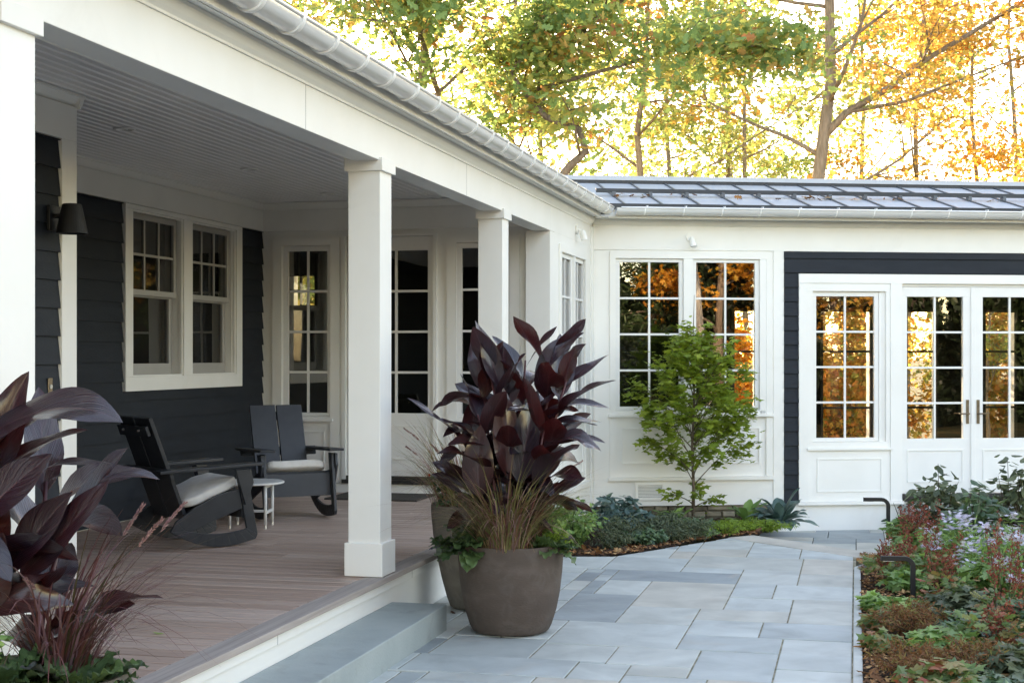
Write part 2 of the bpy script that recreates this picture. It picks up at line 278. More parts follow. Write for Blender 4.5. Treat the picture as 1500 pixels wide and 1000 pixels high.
class MB:
    def __init__(s): s.v = []; s.f = []; s.r = []
    def add(s, vs, fs, rnd=None):
        b = len(s.v); s.v.extend(tuple(p) for p in vs)
        rr = random.random() if rnd is None else rnd
        for f in fs: s.f.append(tuple(b + i for i in f)); s.r.append(rr)
    def box(s, a, b, rnd=None):
        x0, x1 = sorted((a[0], b[0])); y0, y1 = sorted((a[1], b[1])); z0, z1 = sorted((a[2], b[2]))
        s.add([(x0, y0, z0), (x1, y0, z0), (x1, y1, z0), (x0, y1, z0), (x0, y0, z1), (x1, y0, z1), (x1, y1, z1), (x0, y1, z1)],
              [(3, 2, 1, 0), (4, 5, 6, 7), (0, 1, 5, 4), (1, 2, 6, 5), (2, 3, 7, 6), (3, 0, 4, 7)], rnd)
    def obox(s, M, a, b, rnd=None):
        """box in wall space (u, d, z) carried over by M"""
        q = MB(); q.box(a, b); s.add([M(*p) for p in q.v], q.f, rnd)
    def prism(s, poly, M, t0, t1, rnd=None):
        n = len(poly); vs = [M(p[0], p[1], t0) for p in poly] + [M(p[0], p[1], t1) for p in poly]
        s.add(vs, [tuple(range(n - 1, -1, -1)), tuple(range(n, 2 * n))] + [(i, (i + 1) % n, n + (i + 1) % n, n + i) for i in range(n)], rnd)
    def tube(s, pts, rad, seg=6, rnd=None, cap=True):
        pts = [Vector(p) for p in pts]; n = len(pts)
        if not hasattr(rad, '__len__'): rad = [rad] * n
        t = (pts[1] - pts[0]).normalized(); nrm = t.orthogonal().normalized(); rings = []
        for i in range(n):
            t2 = (pts[min(i + 1, n - 1)] - pts[max(i - 1, 0)]).normalized()
            nrm = (nrm - t2 * nrm.dot(t2))
            nrm = nrm.normalized() if nrm.length > 1e-6 else t2.orthogonal().normalized()
            bn = t2.cross(nrm)
            rings.append([pts[i] + (nrm * math.cos(2 * math.pi * k / seg) + bn * math.sin(2 * math.pi * k / seg)) * rad[i] for k in range(seg)])
        fs = []
        for i in range(n - 1):
            for k in range(seg):
                k2 = (k + 1) % seg; fs.append((i * seg + k, i * seg + k2, (i + 1) * seg + k2, (i + 1) * seg + k))
        if cap: fs += [tuple(range(seg - 1, -1, -1)), tuple((n - 1) * seg + k for k in range(seg))]
        s.add([p for r in rings for p in r], fs, rnd)
    def lathe(s, prof, seg=48, rnd=0.5):
        n = len(prof); vs = [(r * math.cos(2 * math.pi * k / seg), r * math.sin(2 * math.pi * k / seg), z) for r, z in prof for k in range(seg)]
        fs = []
        for i in range(n - 1):
            for k in range(seg):
                k2 = (k + 1) % seg; fs.append((i * seg + k, i * seg + k2, (i + 1) * seg + k2, (i + 1) * seg + k))
        s.add(vs, fs, rnd)
    def build(s, name, mat, parent=None, loc=(0, 0, 0), rot=(0, 0, 0), smooth=False, bevel=0, seg=2):
        me = bpy.data.meshes.new(name); me.from_pydata(s.v, [], s.f)
        a = me.attributes.new('rnd', 'FLOAT', 'FACE'); a.data.foreach_set('value', s.r)
        me.materials.append(mat)
        if smooth: me.shade_smooth()
        me.update()
        o = link(name, me, parent, loc, rot)
        if bevel:
            b = o.modifiers.new('bevel', 'BEVEL'); b.width = bevel; b.segments = seg; b.limit_method = 'ANGLE'; b.angle_limit = R(40)
        return o

# templates: (verts, faces); x along the leaf, y across, z up
def fold(half):
    n = len(half); v = [(x, y, -0.22 * y) for x, y in half]; w = [(x, -y, -0.22 * y) for x, y in half]
    return np.array(v + w), [list(range(n)), list(range(2 * n - 1, n - 1, -1))]
T_MAPLE = fold([(0, 0), (0.10, 0.40), (0.30, 0.20), (0.62, 0.46), (0.66, 0.17), (1, 0)])
T_OAK = fold([(0, 0), (0.22, 0.26), (0.32, 0.12), (0.52, 0.36), (0.6, 0.14), (0.82, 0.24), (1, 0)])
T_OVAL = fold([(0, 0), (0.22, 0.2), (0.5, 0.27), (0.8, 0.16), (1, 0)])
T_NARROW = fold([(0, 0), (0.3, 0.09), (0.65, 0.08), (1, 0)])
T_DIAM = (np.array([(0, 0, 0), (0.45, 0.36, -0.05), (1, 0, 0), (0.5, -0.34, -0.05)]), [[0, 1, 2, 3]])
_st = [((0.5 if i % 2 == 0 else 0.22) * math.cos(math.pi * i / 9), (0.5 if i % 2 == 0 else 0.22) * math.sin(math.pi * i / 9), 0.05 * (i % 2 == 0)) for i in range(18)]
T_STAR = (np.array(_st), [list(range(18))])

def cloud(name, mat, parent, pos, nrm, dirs, size, tmpl, rnd, loc=(0, 0, 0)):
    pos = np.asarray(pos, float); N = len(pos)
    nrm = np.asarray(nrm, float); dirs = np.asarray(dirs, float); size = np.broadcast_to(np.asarray(size, float), (N,))
    nrm = nrm / (np.linalg.norm(nrm, axis=1, keepdims=True) + 1e-9)
    dirs = dirs - nrm * np.sum(dirs * nrm, axis=1, keepdims=True)
    dirs = dirs / (np.linalg.norm(dirs, axis=1, keepdims=True) + 1e-9)
    side = np.cross(nrm, dirs)
    tv, tf = tmpl; k = len(tv)
    V = pos[:, None, :] + size[:, None, None] * (tv[None, :, 0:1] * dirs[:, None, :] + tv[None, :, 1:2] * side[:, None, :] + tv[None, :, 2:3] * nrm[:, None, :])
    V = V.reshape(-1, 3)
    flat = np.concatenate([np.array(f) for f in tf]); cnt = np.array([len(f) for f in tf])
    loops = (np.arange(N)[:, None] * k + flat[None, :]).ravel()
    starts = (np.arange(N)[:, None] * len(flat) + np.concatenate([[0], np.cumsum(cnt)[:-1]])[None, :]).ravel()
    me = bpy.data.meshes.new(name)
    me.vertices.add(len(V)); me.vertices.foreach_set('co', V.ravel())
    me.loops.add(len(loops)); me.loops.foreach_set('vertex_index', loops.astype(np.int32))
    me.polygons.add(len(starts)); me.polygons.foreach_set('loop_start', starts.astype(np.int32))
    me.update(calc_edges=True); me.validate()
    a = me.attributes.new('rnd', 'FLOAT', 'FACE'); a.data.foreach_set('value', np.repeat(np.asarray(rnd, float), len(tf)).astype(np.float32))
    me.materials.append(mat)
    return link(name, me, parent, loc)

def bez(a, b, c, t): return a * (1 - t) ** 2 + b * (2 * t * (1 - t)) + c * t * t

class Blades:
    """large curved leaves with a midrib, all of one plant in one mesh"""
    def __init__(s): s.v = []; s.f = []; s.uv = []; s.r = []
    def leaf(s, a, b, c, width, face, rnd=0.5, na=14, nw=6, vee=0.16, wave=0.035, wf=9, ph=0.0, peak=0.42, twist=0.0, petiole=0.06):
        a, b, c, face = Vector(a), Vector(b), Vector(c), Vector(face); base = len(s.v)
        L = (b - a).length + (c - b).length
        for i in range(na + 1):
            t = i / na; P = bez(a, b, c, t); T = ((b - a) * (1 - t) + (c - b) * t).normalized()
            S = T.cross(face); S = S.normalized() if S.length > 1e-5 else T.orthogonal().normalized()
            N = S.cross(T).normalized()
            if twist:
                q = Matrix.Rotation(twist * t, 3, T); S = q @ S; N = q @ N
            tt = max(0, (t - petiole) / (1 - petiole))
            e = math.log(0.5) / math.log(peak)
            w = width * 0.5 * (math.sin(math.pi * tt ** e) ** 0.8 if 0 < tt < 1 else 0) + 0.0035 * (1 - t)
            for j in range(nw + 1):
                u = -1 + 2 * j / nw
                h = vee * abs(u) * w + wave * L * 0.5 * (u * u) * math.sin(wf * t + ph + (1.7 if u > 0 else 0)) * min(1, w / (width * 0.3 + 1e-6))
                s.v.append(tuple(P + S * (u * w) + N * h)); s.uv.append((u, t))
        for i in range(na):
            for j in range(nw):
                s.f.append((base + i * (nw + 1) + j, base + i * (nw + 1) + j + 1, base + (i + 1) * (nw + 1) + j + 1, base + (i + 1) * (nw + 1) + j)); s.r.append(rnd)
    def build(s, name, mat, parent=None, loc=(0, 0, 0)):
        me = bpy.data.meshes.new(name); me.from_pydata(s.v, [], s.f)
        uvl = me.uv_layers.new(name='UVMap'); li = np.zeros(len(me.loops), np.int32); me.loops.foreach_get('vertex_index', li)
        uvl.data.foreach_set('uv', np.array(s.uv)[li].ravel().astype(np.float32))
        a = me.attributes.new('rnd', 'FLOAT', 'FACE'); a.data.foreach_set('value', s.r)
        me.materials.append(mat); me.shade_smooth(); me.update()
        return link(name, me, parent, loc)

rng = random.Random(7)
npr = np.random.default_rng(11)
def randn(n, s=1.0): return npr.normal(0, s, (n, 3))

# wall spaces (u along the wall, d out of the wall, z up)
def MX(x0): return lambda u, d, z: (x0 + d, u, z)
def MY(y0): return lambda u, d, z: (u, y0 - d, z)
def MW(u, d, z): return (u, -d, z)

def wall_open(mb, M, u0, u1, z0, z1, holes, th):
    us = sorted({u0, u1} | {h[0] for h in holes} | {h[1] for h in holes}); zs = sorted({z0, z1} | {h[2] for h in holes} | {h[3] for h in holes})
    us = [u for u in us if u0 <= u <= u1]; zs = [z for z in zs if z0 <= z <= z1]
    solid = lambda i, j: 0 <= i < len(us) - 1 and 0 <= j < len(zs) - 1 and not any(h[0] <= (us[i] + us[i + 1]) / 2 <= h[1] and h[2] <= (zs[j] + zs[j + 1]) / 2 <= h[3] for h in holes)
    for i in range(len(us) - 1):
        for j in range(len(zs) - 1):
            if not solid(i, j): continue
            a, b, c, d = us[i], us[i + 1], zs[j], zs[j + 1]
            for dd in (0, -th): mb.add([M(a, dd, c), M(b, dd, c), M(b, dd, d), M(a, dd, d)], [(0, 1, 2, 3)])
            if not solid(i - 1, j): mb.add([M(a, 0, c), M(a, -th, c), M(a, -th, d), M(a, 0, d)], [(0, 1, 2, 3)])
            if not solid(i + 1, j): mb.add([M(b, 0, c), M(b, -th, c), M(b, -th, d), M(b, 0, d)], [(0, 1, 2, 3)])
            if not solid(i, j - 1): mb.add([M(a, 0, c), M(b, 0, c), M(b, -th, c), M(a, -th, c)], [(0, 1, 2, 3)])
            if not solid(i, j + 1): mb.add([M(a, 0, d), M(b, 0, d), M(b, -th, d), M(a, -th, d)], [(0, 1, 2, 3)])

def siding(mb, M, u0, u1, z0, z1, holes=(), exp=0.166, d0=0.004, t=0.024):
    """lap boards; a board is cut where an opening crosses it"""
    z = z0
    while z < z1 - 1e-4:
        zt = min(z + exp, z1)
        cuts = sorted({z, zt} | {c for h in holes for c in (h[2], h[3]) if z < c < zt})
        dd = lambda q: d0 + t + (0.005 - t) * (q - z) / exp
        for za, zb in zip(cuts[:-1], cuts[1:]):
            segs = [(u0, u1)]
            for h in holes:
                if h[2] < zb - 1e-4 and h[3] > za + 1e-4:
                    ns = []
                    for a, b in segs:
                        if h[1] <= a or h[0] >= b: ns.append((a, b)); continue
                        if h[0] > a: ns.append((a, h[0]))
                        if h[1] < b: ns.append((h[1], b))
                    segs = ns
            for a, b in segs:
                mb.add([M(a, dd(za), za), M(b, dd(za), za), M(b, dd(zb), zb), M(a, dd(zb), zb), M(a, d0, za), M(b, d0, za), M(b, d0, zb), M(a, d0, zb)],
                       [(0, 1, 2, 3), (0, 4, 5, 1), (0, 3, 7, 4), (1, 5, 6, 2)])
        z = zt

def frame(mb, M, u0, u1, z0, z1, w, d0, d1, wb=None, wt=None):
    wb = w if wb is None else wb; wt = w if wt is None else wt
    if wt: mb.obox(M, (u0, d0, z1 - wt), (u1, d1, z1))
    if wb: mb.obox(M, (u0, d0, z0), (u1, d1, z0 + wb))
    mb.obox(M, (u0, d0, z0 + wb), (u0 + w, d1, z1 - wt)); mb.obox(M, (u1 - w, d0, z0 + wb), (u1, d1, z1 - wt))

def window(parent, M, u0, u1, z0, z1, gu0, gu1, gz0, gz1, cols, rows, name='window', d0=-0.05, d1=-0.008, mat=None, glass=None, mun=0.024, bevel=0.003):
    """a sash u0..u1, z0..z1 with its glass gu0..gu1, gz0..gz1 divided by muntins"""
    b = MB(); mat = mat or SASH
    b.obox(M, (u0, d0, gz1), (u1, d1, z1)); b.obox(M, (u0, d0, z0), (u1, d1, gz0))
    b.obox(M, (u0, d0, gz0), (gu0, d1, gz1)); b.obox(M, (gu1, d0, gz0), (u1, d1, gz1))
    o = b.build(name, mat, parent, bevel=bevel)
    if cols > 1 or rows > 1:
        m = MB()
        for i in range(1, cols):
            u = gu0 + (gu1 - gu0) * i / cols; m.obox(M, (u - mun / 2, d0 + 0.012, gz0 + 0.0005), (u + mun / 2, d1 - 0.010, gz1 - 0.0005))
        for j in range(1, rows):
            z = gz0 + (gz1 - gz0) * j / rows; m.obox(M, (gu0 + 0.0005, d0 + 0.011, z - mun / 2), (gu1 - 0.0005, d1 - 0.008, z + mun / 2))
        m.build('muntin', mat, o, bevel=0.002)
    g = MB(); dg = d0 + 0.017
    g.add([M(gu0 - 0.004, dg, gz0 - 0.004), M(gu1 + 0.004, dg, gz0 - 0.004), M(gu1 + 0.004, dg, gz1 + 0.004), M(gu0 - 0.004, dg, gz1 + 0.004)], [(0, 1, 2, 3)])
    g.build('pane', glass or GLASS, o)
    return o

def part(parent, name, mat, fn, bevel=0.0, smooth=False):
    b = MB(); fn(b); return b.build(name, mat, parent, bevel=bevel, smooth=smooth)

def crown_prof(mb, M, u0, u1, zt, h=0.085, p=0.06):
    pr = [(0.0, 0), (0.012, 0), (0.014, 0.012), (0.03, 0.03), (0.045, 0.055), (0.05, 0.066), (p, 0.07), (p, h), (0, h)]
    mb.add([M(u0, d, zt - h + z) for d, z in pr] + [M(u1, d, zt - h + z) for d, z in pr],
           [(i, (i + 1) % 9, 9 + (i + 1) % 9, 9 + i) for i in range(9)] + [tuple(range(9)), tuple(range(17, 8, -1))])

# ------------------------------------------------------------ ground
DK = 0.359                                   # deck height
XF = -2.907                                  # outer face of posts, beam and bay wall
WA = PHI + math.atan(248 / 2100.0)           # yaw of the garden wing
K = Vector((XF, 16.029, 0))
EV = Vector((math.cos(WA), math.sin(WA), 0)); NV = Vector((-math.sin(WA), math.cos(WA), 0))
def wp(e, n, z=0.0): return K + EV * e + NV * n + Vector((0, 0, z))

g = MB(); S_ = 900
g.add([(-S_, -S_, -0.34), (S_, -S_, -0.34), (S_, S_, -0.34), (-S_, S_, -0.34)], [(0, 1, 2, 3)])
tag(g.build('ground', LITTER), kind='structure')

def clip(poly, p, nrm):
    """keep the side of the line through p where nrm points"""
    out = []
    for i in range(len(poly)):
        a, b = poly[i], poly[(i + 1) % len(poly)]
        da = (a[0] - p[0]) * nrm[0] + (a[1] - p[1]) * nrm[1]; db = (b[0] - p[0]) * nrm[0] + (b[1] - p[1]) * nrm[1]
        if da >= 0: out.append(a)
        if (da >= 0) != (db >= 0):
            t = da / (da - db); out.append((a[0] + (b[0] - a[0]) * t, a[1] + (b[1] - a[1]) * t))
    return out

def shrink(poly, g):
    cx = sum(p[0] for p in poly) / len(poly); cyy = sum(p[1] for p in poly) / len(poly)
    out = []
    for x, y in poly:
        out.append((x + (g if x < cx else -g), y + (g if y < cyy else -g)))
    return out

U = 0.1524
stones = [(-13, -10, 15.25, 22.5), (-12, -6.75, 10.25, 15.25), (-6.75, -3.75, 13.25, 16.75), (-3.75, 0, 13.25, 16.75), (-10, -6.75, 15.25, 19.5),
          (-6.75, -2.75, 16.75, 19.5), (-5.75, -2.75, 19.5, 23), (-10, -5.75, 19.5, 27), (-2.75, 0, 16.75, 23), (-3.75, 0, 23, 27.25), (-5.75, -3.75, 23, 27.25),
          (-12.25, -10, 22.5, 27), (-12.25, -5.75, 27, 30.5), (-5.75, -2.75, 27.25, 32.25), (-2.75, 0, 27.25, 31.25), (-2.75, 0, 31.25, 37), (-9, -2.75, 32.25, 37),
          (-9, -5.75, 30.5, 32.25), (-13.25, -9, 30.5, 35.5), (-16, -13.25, 30.5, 35.25), (-9, -5.75, 7, 10.25), (-5.75, -2.75, 5.25, 10.25), (-6.75, -2.75, 10.25, 13.25),
          (-12, -9, 7.25, 10.25), (-16.25, -10, 4.25, 7.25), (-16, -12, 7.25, 11), (-2.75, 0, 10.25, 13.25), (-2.75, 0, 7.5, 10.25), (-2.75, 0, 3.5, 7.5)]
tone = [0.10, 0.5, 0.45, 0.25, 0.68, 0.85, 0.5, 0.9, 0.78, 0.55, 0.45, 0.6, 0.08, 0.66, 0.82, 0.95, 0.8, 0.5, 0.45, 0.55, 0.6, 0.3, 0.28, 0.6, 0.35, 0.4, 0.5, 0.4, 0.55]
def pack(x0, x1, y0, y1, fixed, seed):
    rr = random.Random(seed); q = 4
    nx, ny = int((x1 - x0) * q), int((y1 - y0) * q); occ = np.zeros((nx, ny), bool); out = list(fixed)
    for a, b, c, d in fixed: occ[int((a - x0) * q):int((b - x0) * q), int((c - y0) * q):int((d - y0) * q)] = True
    for j in range(ny):
        for i in range(nx):
            if occ[i, j]: continue
            w, h = rr.choice([(3, 3), (4, 3), (3, 4), (2, 3), (5, 3), (4, 4), (6, 4), (3, 2), (4, 2)]); w *= q; h *= q
            k = 0
            while i + k < nx and not occ[i + k, j] and k < w: k += 1
            if i + k < nx and not occ[i + k, j]:
                rest = 0
                while i + k + rest < nx and not occ[i + k + rest, j] and rest < 4: rest += 1
                if rest < 4: k += rest
            m = 0
            while j + m < ny and m < h and not occ[i:i + k, j + m].any(): m += 1
            occ[i:i + k, j:j + m] = True
            out.append((i / q + x0, (i + k) / q + x0, j / q + y0, (j + m) / q + y0))
    return out
pav = MB(); prr = random.Random(5)
TS_A, TS_B = (-1.2, 13.92), (0.12, 12.72)      # inner edge of the tan strip
tn = Vector((TS_B[1] - TS_A[1], -(TS_B[0] - TS_A[0]), 0)).normalized()
for i, (a, b, c, d) in enumerate(pack(-19, 0, -60, 50, stones, 3)):
    if b - a < 0.7 and d - c < 0.7: continue
    poly = [(a * U - 0.02, 7 + c * U), (b * U - 0.02, 7 + c * U), (b * U - 0.02, 7 + d * U), (a * U - 0.02, 7 + d * U)]
    poly = shrink(poly, 0.005)
    if max(p[1] for p in poly) > 12: poly = clip(poly, (TS_A[0] + tn.x * .006, TS_A[1] + tn.y * .006), (tn.x, tn.y))
    pieces = [poly]
    if len(poly) < 3: continue
    if max(p[1] for p in poly) > 12.1:
        lft = clip(clip(poly, (-2.08, 0), (-1, 0)), (-2.08, 12.37), (0.236, -1)); rgt = clip(clip(poly, (-2.08, 0), (1, 0)), (-2.08, 12.37), (1.72, -1))
        pieces = [q_ for q_ in (lft, rgt) if len(q_) >= 3]
    z = prr.uniform(-0.0025, 0.0025)
    tv = tone[i] if i < len(tone) else prr.choice([prr.random(), prr.uniform(0.35, 0.7)])
    for pc in pieces: pav.prism(pc, lambda x, y, t, z=z: (x, y, t + (z if t > -0.02 else 0)), -0.045, 0.0, tv)
q = 0.33
pav.prism([TS_A, TS_B, (TS_B[0] - tn.x * q + 0.02, TS_B[1] - tn.y * q), (TS_A[0] - tn.x * q, TS_A[1] - tn.y * q)], lambda x, y, t: (x, y, t), -0.05, 0.004, 1.0)
tag(pav.build('patio', PAVER, bevel=0.0035, seg=1), kind='structure')
b = MB(); b.prism([(-2.9, -2.2), (0.0, -2.2), (0.0, 12.75), (0.20, 12.78), (-1.05, 14.0), (-1.2, 13.9), (-2.10, 12.36), (-2.9, 12.17)], lambda x, y, t: (x, y, t), -0.33, -0.006, 0.5)
tag(b.build('patio_base', SAND), kind='structure')
lp = MB()
for (a, b_, c, d) in pack(-7, 40, 0, 32, [], 8):
    poly = shrink([(a * U, 12.6 + c * U), (b_ * U, 12.6 + c * U), (b_ * U, 12.6 + d * U), (a * U, 12.6 + d * U)], 0.004)
    poly = clip(poly, (wp(0, -0.01)[0], wp(0, -0.01)[1]), (-NV.x, -NV.y))
    if len(poly) >= 3: lp.prism(poly, lambda x, y, t: (x, y, t), -0.33, -0.262, prr.choice([0.1, 0.5, 0.8, 0.9, 0.6]))
tag(lp.build('lower_path', PAVER, bevel=0.003, seg=1), kind='structure')
ed = MB()
for y0, y1 in [(2, 4.2), (4.2, 6.3), (6.3, 8.0), (8.0, 9.3), (9.3, 10.9), (10.9, 12.16)]:
    ed.box((-0.016, y0 + 0.002, -0.2), (0.036, y1 - 0.002, 0.012), 0.62)
ed.prism([(-0.016, 12.162), (0.036, 12.162), (0.25, 12.72), (0.20, 12.74)], lambda x, y, t: (x, y, t), -0.2, 0.012, 0.62)
tag(ed.build('bed_edging', PAVER, bevel=0.004, seg=1), kind='structure')

def bed(name, A, B, zf, nu, nv, mat=MULCH):
    """a strip of mulch between the curves A and B"""
    def at(P, s):
        s *= len(P) - 1; i = min(int(s), len(P) - 2); f = s - i
        return P[i][0] * (1 - f) + P[i + 1][0] * f, P[i][1] * (1 - f) + P[i + 1][1] * f
    rr = random.Random(2); m = MB(); vs = []
    for i in range(nu + 1):
        a, c = at(A, i / nu), at(B, i / nu)
        for j in range(nv + 1):
            t = j / nv; x, y = a[0] * (1 - t) + c[0] * t, a[1] * (1 - t) + c[1] * t
            vs.append((x, y, zf(x, y, t) + (rr.uniform(-0.018, 0.018) if 0 < j < nv else 0)))
    m.add(vs, [(i * (nv + 1) + j, (i + 1) * (nv + 1) + j, (i + 1) * (nv + 1) + j + 1, i * (nv + 1) + j + 1) for i in range(nu) for j in range(nv)], 0.5)
    o = m.build(name, mat, smooth=True); return tag(o, kind='structure')
EDGE = [(-2.9, 12.22), (-2.49, 12.27), (-2.08, 12.37), (-1.86, 12.74), (-1.6, 13.23), (-1.32, 13.8), (-1.08, 14.08), (-0.92, 14.2)]
WALLP = [(-2.9, 13.9), (-2.9, 15.2), tuple(wp(0.1, 0)[:2]), tuple(wp(0.5, 0)[:2]), tuple(wp(0.9, 0)[:2]), tuple(wp(1.4, 0)[:2]), tuple(wp(1.9, 0)[:2]), tuple(wp(2.25, 0)[:2])]
bed('planting_bed', EDGE, WALLP, lambda x, y, t: 0.008 + 0.012 * math.sin(min(1, t * 6) * 1.57) - 0.13 * t, 90, 50)
bed('planting_bed', [(0.034, 3.0), (0.034, 12.2), (0.26, 12.8), (0.45, 15.2)], [(6.5, 3.0), (6.5, 12.2), (6.6, 13), (6.8, 17)],
    lambda x, y, t: -0.01 + 0.08 * min(1, t * 6) - (0.27 * min(1, max(0, (y - 13.0) / 1.6))), 220, 110)

# ------------------------------------------------------------ house
house = empty('house', (0, 0, 0), 0, 'white timber house with navy lap siding and a deep covered porch with square posts', 'house')
H = house
A_ = MX(-4.62); B_ = MX(-5.996); C_ = MY(13.849); D_ = MX(XF)
YC = 7.82
def fB(b):
    wall_open(b, B_, YC, 13.849, 0.0, 3.42, [(11.07, 11.99, 1.58, 2.99), (12.185, 13.12, 1.58, 2.99)], 0.14)
part(H, 'wall', WHITE, fB)
part(H, 'wall', WHITE, lambda b: wall_open(b, A_, 1.5, YC, 0.0, 3.42, [], 0.14))
part(H, 'wall', WHITE, lambda b: b.box((-9.3, YC - 0.14, 0.0), (-4.622, YC - 0.002, 3.42)))
def fC(b):
    wall_open(b, C_, -9.3, -3.0, 0.0, 3.42, [(-5.761, -5.237, 1.13, 2.885), (-5.06, -4.144, 0.53, 2.963), (-3.937, -3.33, 1.13, 2.885)], 0.14)
part(H, 'wall', WHITE, fC)
def fD(b):
    wall_open(b, D_, 13.9, 16.03, 0.0, 3.36, [(14.22, 14.85, 1.13, 2.80), (14.93, 15.54, 1.13, 2.80)], 0.14)
part(H, 'wall', WHITE, fD)
def fRear(b):
    b.box((-9.45, 1.5, 0), (-9.3, 18.3, 3.42)); b.box((-9.3, 1.5, 0), (-4.77, 1.64, 3.42))
    wall_open(b, MY(18.3), -9.3, -3.9, -0.3, 3.42, [(-7.45, -7.0, 2.4, 2.85)], 0.15)
part(H, 'wall', WHITE, fRear)
# dark lap siding
part(H, 'siding', SIDING, lambda b: siding(b, A_, 1.5, 7.654, 0.372, 3.034))
part(H, 'siding', SIDING, lambda b: siding(b, B_, YC, 13.845, 0.372, 3.034, [(10.925, 13.275, 1.452, 3.034)]))
part(H, 'siding', SIDING, lambda b: siding(b, lambda u, d, z: (u, YC + d, z), -5.97, -4.66, 0.372, 3.034))
# trims inside the porch
def fT(b):
    b.obox(A_, (7.654, 0.0, DK + 0.001), (YC, 0.036, 3.040)); b.obox(A_, (1.5, 0.001, 3.040), (YC, 0.036, 3.25))
    b.obox(B_, (YC + 0.03, 0.001, 3.040), (13.847, 0.03, 3.25))
    b.obox(C_, (-5.99, 0.001, 3.035), (-3.16, 0.022, 3.25))
part(H, 'trim', WHITE, fT, 0.003)
def fCr(b):
    crown_prof(b, A_, 1.5, YC + 0.06, 3.328); crown_prof(b, B_, YC, 13.849, 3.328); crown_prof(b, C_, -5.996, -3.1, 3.328)
    crown_prof(b, lambda u, d, z: (u, YC + d, z), -5.99, -4.563, 3.3255)
part(H, 'crown_moulding', WHITE, fCr)
# double-hung pair
def fCas(b):
    frame(b, B_, 10.925, 13.275, 1.452, 3.034, 0.13, 0.001, 0.046, wb=0.12, wt=0.04)
    b.obox(B_, (12.0, 0.001, 1.572), (12.175, 0.046, 2.994))
    for u0, u1 in ((11.055, 12.0), (12.175, 13.145)): frame(b, B_, u0, u1, 1.572, 2.994, 0.016, 0.0, 0.030)
part(H, 'window_casing', WHITE, fCas, 0.003)
for u0, u1 in ((11.075, 11.985), (12.193, 13.115)):
    o = window(H, B_, u0, u1, 2.275, 2.98, u0 + 0.06, u1 - 0.06, 2.325, 2.93, 3, 2, d0=-0.06, d1=-0.02, mat=TAUPE, glass=SCREENG, mun=0.022)
    o2 = window(H, B_, u0, u1, 1.585, 2.315, u0 + 0.065, u1 - 0.065, 1.685, 2.262, 1, 1, d0=-0.105, d1=-0.065, mat=TAUPE, glass=SCREENG)
# porch back wall: sidelights and glazed door
def fCas2(b):
    for u0, u1 in ((-5.867, -5.13), (-3.994, -3.24)):
        frame(b, C_, u0, u1, 0.458, 2.961, 0.104, 0.001, 0.024, wb=0.001, wt=0.074)
    frame(b, C_, -5.104, -4.098, 0.46, 2.99, 0.038, 0.001, 0.03, wb=0, wt=0.024)
    for u0, u1 in ((-5.80, -5.2), (-3.96, -3.28)): b.obox(C_, (u0, 0.001, 1.082), (u1, 0.05, 1.112))
    for u0, u1 in ((-5.70, -5.30), (-3.85, -3.40)): frame(b, C_, u0, u1, 0.56, 0.98, 0.012, 0.001, 0.012)
    b.obox(C_, (-5.99, 0.001, DK + 0.001), (-3.16, 0.028, 0.455))
part(H, 'window_casing', WHITE, fCas2, 0.003)
window(H, C_, -5.758, -5.24, 1.132, 2.882, -5.704, -5.274, 1.17, 2.83, 2, 4)
window(H, C_, -3.934, -3.333, 1.132, 2.882, -3.844, -3.38, 1.17, 2.83, 2, 4)
dr = window(H, C_, -5.055, -4.147, 0.535, 2.96, -4.88, -4.201, 1.173, 2.819, 2, 4, name='door', d0=-0.06, d1=-0.015)
part(dr, 'door_panel', SASH, lambda b: frame(b, C_, -4.95, -4.21, 0.70, 1.05, 0.014, -0.016, -0.006))
part(dr, 'handle', BRONZE, lambda b: (b.obox(C_, (-5.03, -0.014, 1.38), (-4.99, -0.006, 1.66)), b.obox(C_, (-5.02, -0.006, 1.49), (-5.0, 0.045, 1.51)), b.obox(C_, (-5.02, 0.03, 1.49), (-4.90, 0.045, 1.51))), 0.003)
part(H, 'threshold', DARK, lambda b: (b.obox(C_, (-5.10, -0.05, 0.457), (-4.10, 0.05, 0.497)), b.obox(C_, (-5.06, -0.05, 0.498), (-4.144, 0.02, 0.533))))
# bay wall windows
def fCas3(b):
    frame(b, D_, 14.11, 15.62, 0.372, 2.88, 0.10, 0.001, 0.02, wb=0.001, wt=0.075)
    b.obox(D_, (14.86, 0.001, 1.11), (14.92, 0.02, 2.80)); b.obox(D_, (14.09, 0.001, 1.06), (15.64, 0.05, 1.09))
    b.obox(D_, (14.05, 0.001, 0.334), (15.7, 0.045, 0.371)); frame(b, D_, 14.3, 15.4, 0.48, 0.95, 0.014, 0.001, 0.013)
    b.obox(D_, (15.87, 0.001, 0.0), (16.02, 0.02, 3.2))
part(H, 'window_casing', WHITE, fCas3, 0.003)
window(H, D_, 14.222, 14.848, 1.132, 2.798, 14.275, 14.80, 1.176, 2.755, 2, 4)
window(H, D_, 14.932, 15.538, 1.132, 2.798, 14.98, 15.49, 1.176, 2.755, 2, 4)
